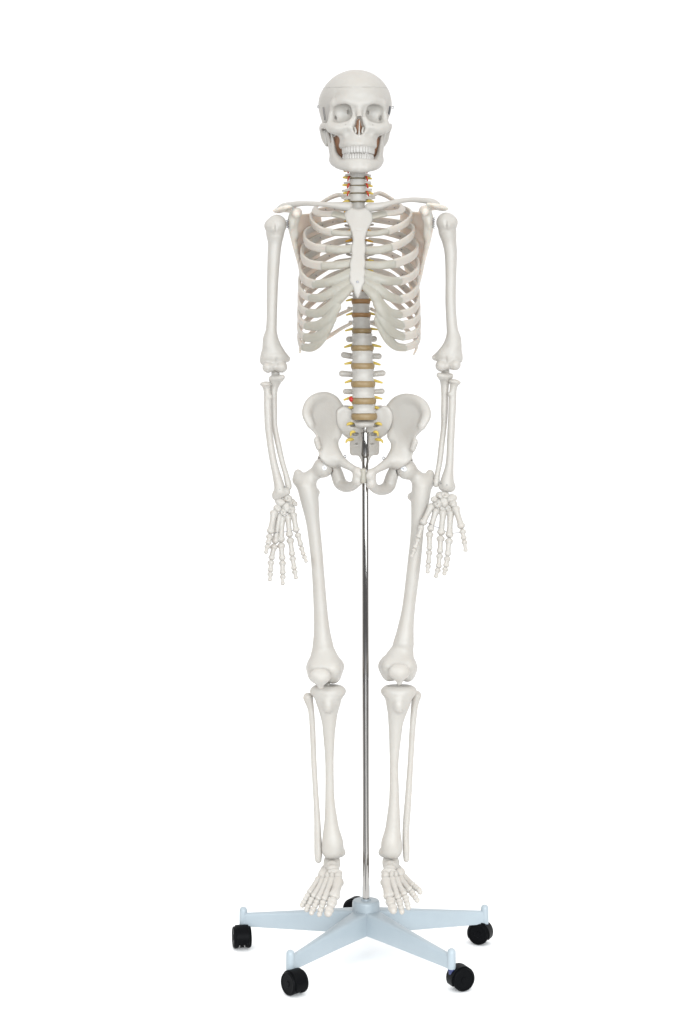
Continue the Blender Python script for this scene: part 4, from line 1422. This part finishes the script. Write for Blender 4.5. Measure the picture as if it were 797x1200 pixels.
# auto-smooth by angle on hard-edged plastic and steel parts
for o in list(col.objects):
    if o.type == 'MESH' and o.name.split('.')[0] in ('arm', 'hub', 'post', 'caster', 'wheel', 'stem', 'bolt', 'sleeve', 'pole', 'joint_plate', 'screw', 'disc'):
        me = o.data
        if me.get('_sharp'):
            continue
        me['_sharp'] = 1
        import bmesh
        bm = bmesh.new()
        bm.from_mesh(me)
        bmesh.ops.recalc_face_normals(bm, faces=bm.faces)
        for e in bm.edges:
            if len(e.link_faces) == 2 and e.calc_face_angle(0) > math.radians(38):
                e.smooth = False
        bm.to_mesh(me)
        bm.free()
for o in list(col.objects):
    if '_base' in o:
        del o['_base']
for me in bpy.data.meshes:
    if '_sharp' in me:
        del me['_sharp']

# ------------------------------------------------------------------ the white studio floor
fl = obj('floor', (np.array([(-12, -9, -.004), (12, -9, -.004), (12, 6, -.004), (-12, 6, -.004)], float), [(0, 1, 2, 3)]), M['floor'], None, smooth=False)
fl['kind'] = 'structure'
fl['label'] = 'dark studio floor in front of the white sheet'
fs = obj('backdrop', (np.array([(-25, -.46, 0), (-.02, -.46, 0), (.62, -.46, 0), (25, -.46, 0), (25, 90, 0), (-25, 90, 0), (-.02, -3.4, 0), (.62, -3.4, 0)], float), [(0, 1, 2, 3, 4, 5), (6, 7, 2, 1)]), M['sheet'], None, smooth=False)  # forward strip: added runner, out of view, puts a bright stripe in the pole
fs['kind'] = 'structure'
fs['label'] = 'seamless white studio sheet under the stand, with an added unseen runner in front'

# ------------------------------------------------------------------ light
w = bpy.data.worlds.new('World')
scn.world = w
w.use_nodes = True
nt = w.node_tree
bg = nt.nodes['Background']
tc = nt.nodes.new('ShaderNodeTexCoord')
sx = nt.nodes.new('ShaderNodeSeparateXYZ')
nt.links.new(tc.outputs['Generated'], sx.inputs[0])
r1 = nt.nodes.new('ShaderNodeMapRange')      # bright white cove behind, darker studio on the photographer's side
r1.interpolation_type = 'SMOOTHSTEP'
for k, v in (('From Min', -.15), ('From Max', .45), ('To Min', .14), ('To Max', .60)):
    r1.inputs[k].default_value = v
nt.links.new(sx.outputs['Y'], r1.inputs['Value'])
r2 = nt.nodes.new('ShaderNodeMapRange')      # pale ceiling
r2.interpolation_type = 'SMOOTHSTEP'
for k, v in (('From Min', .06), ('From Max', .6), ('To Min', 0.0), ('To Max', .74)):
    r2.inputs[k].default_value = v
nt.links.new(sx.outputs['Z'], r2.inputs['Value'])
mx = nt.nodes.new('ShaderNodeMath')
mx.operation = 'MAXIMUM'
nt.links.new(r1.outputs[0], mx.inputs[0])
nt.links.new(r2.outputs[0], mx.inputs[1])
nt.links.new(mx.outputs[0], bg.inputs['Strength'])
bg.inputs['Color'].default_value = (1, 1, 1, 1)


def softbox(name, loc, target, sx_, sy_, power, color=(1, 1, 1)):
    l = bpy.data.lights.new(name, 'AREA')
    l.shape = 'RECTANGLE'
    l.size, l.size_y, l.energy, l.color = sx_, sy_, power, color
    o = bpy.data.objects.new(name, l)
    col.objects.link(o)
    o.location = loc
    from mathutils import Vector
    o.rotation_euler = (Vector(target) - Vector(loc)).to_track_quat('-Z', 'Y').to_euler()
    return o


LC_ = (.92, .97, 1.0)
softbox('key_softbox', (.5, -4.5, 1.4), (.03, 0, .95), 2.2, 2.0, 65, LC_)
softbox('right_softbox', (2.2, -3.6, 1.4), (.03, 0, .95), 1.4, 2.2, 31, LC_)
softbox('fill_softbox', (-2.1, -3.7, 1.9), (.03, 0, .95), 1.5, 1.6, 36, LC_)

# ------------------------------------------------------------------ camera
cam = bpy.data.cameras.new('Camera')
co = bpy.data.objects.new('Camera', cam)
col.objects.link(co)
co.location = (0, -D0, CZ)
co.rotation_euler = (math.pi / 2, 0, 0)
cam.sensor_fit = 'VERTICAL'
cam.sensor_height = 24
cam.sensor_width = 36
cam.lens = 24 * F / 1200
cam.shift_y = -(600 - CV) / 1200
cam.clip_end = 200
scn.camera = co
scn.view_settings.view_transform = 'Standard'
scn.view_settings.look = 'None'
scn.view_settings.exposure = 1.0
scn.view_settings.gamma = 1
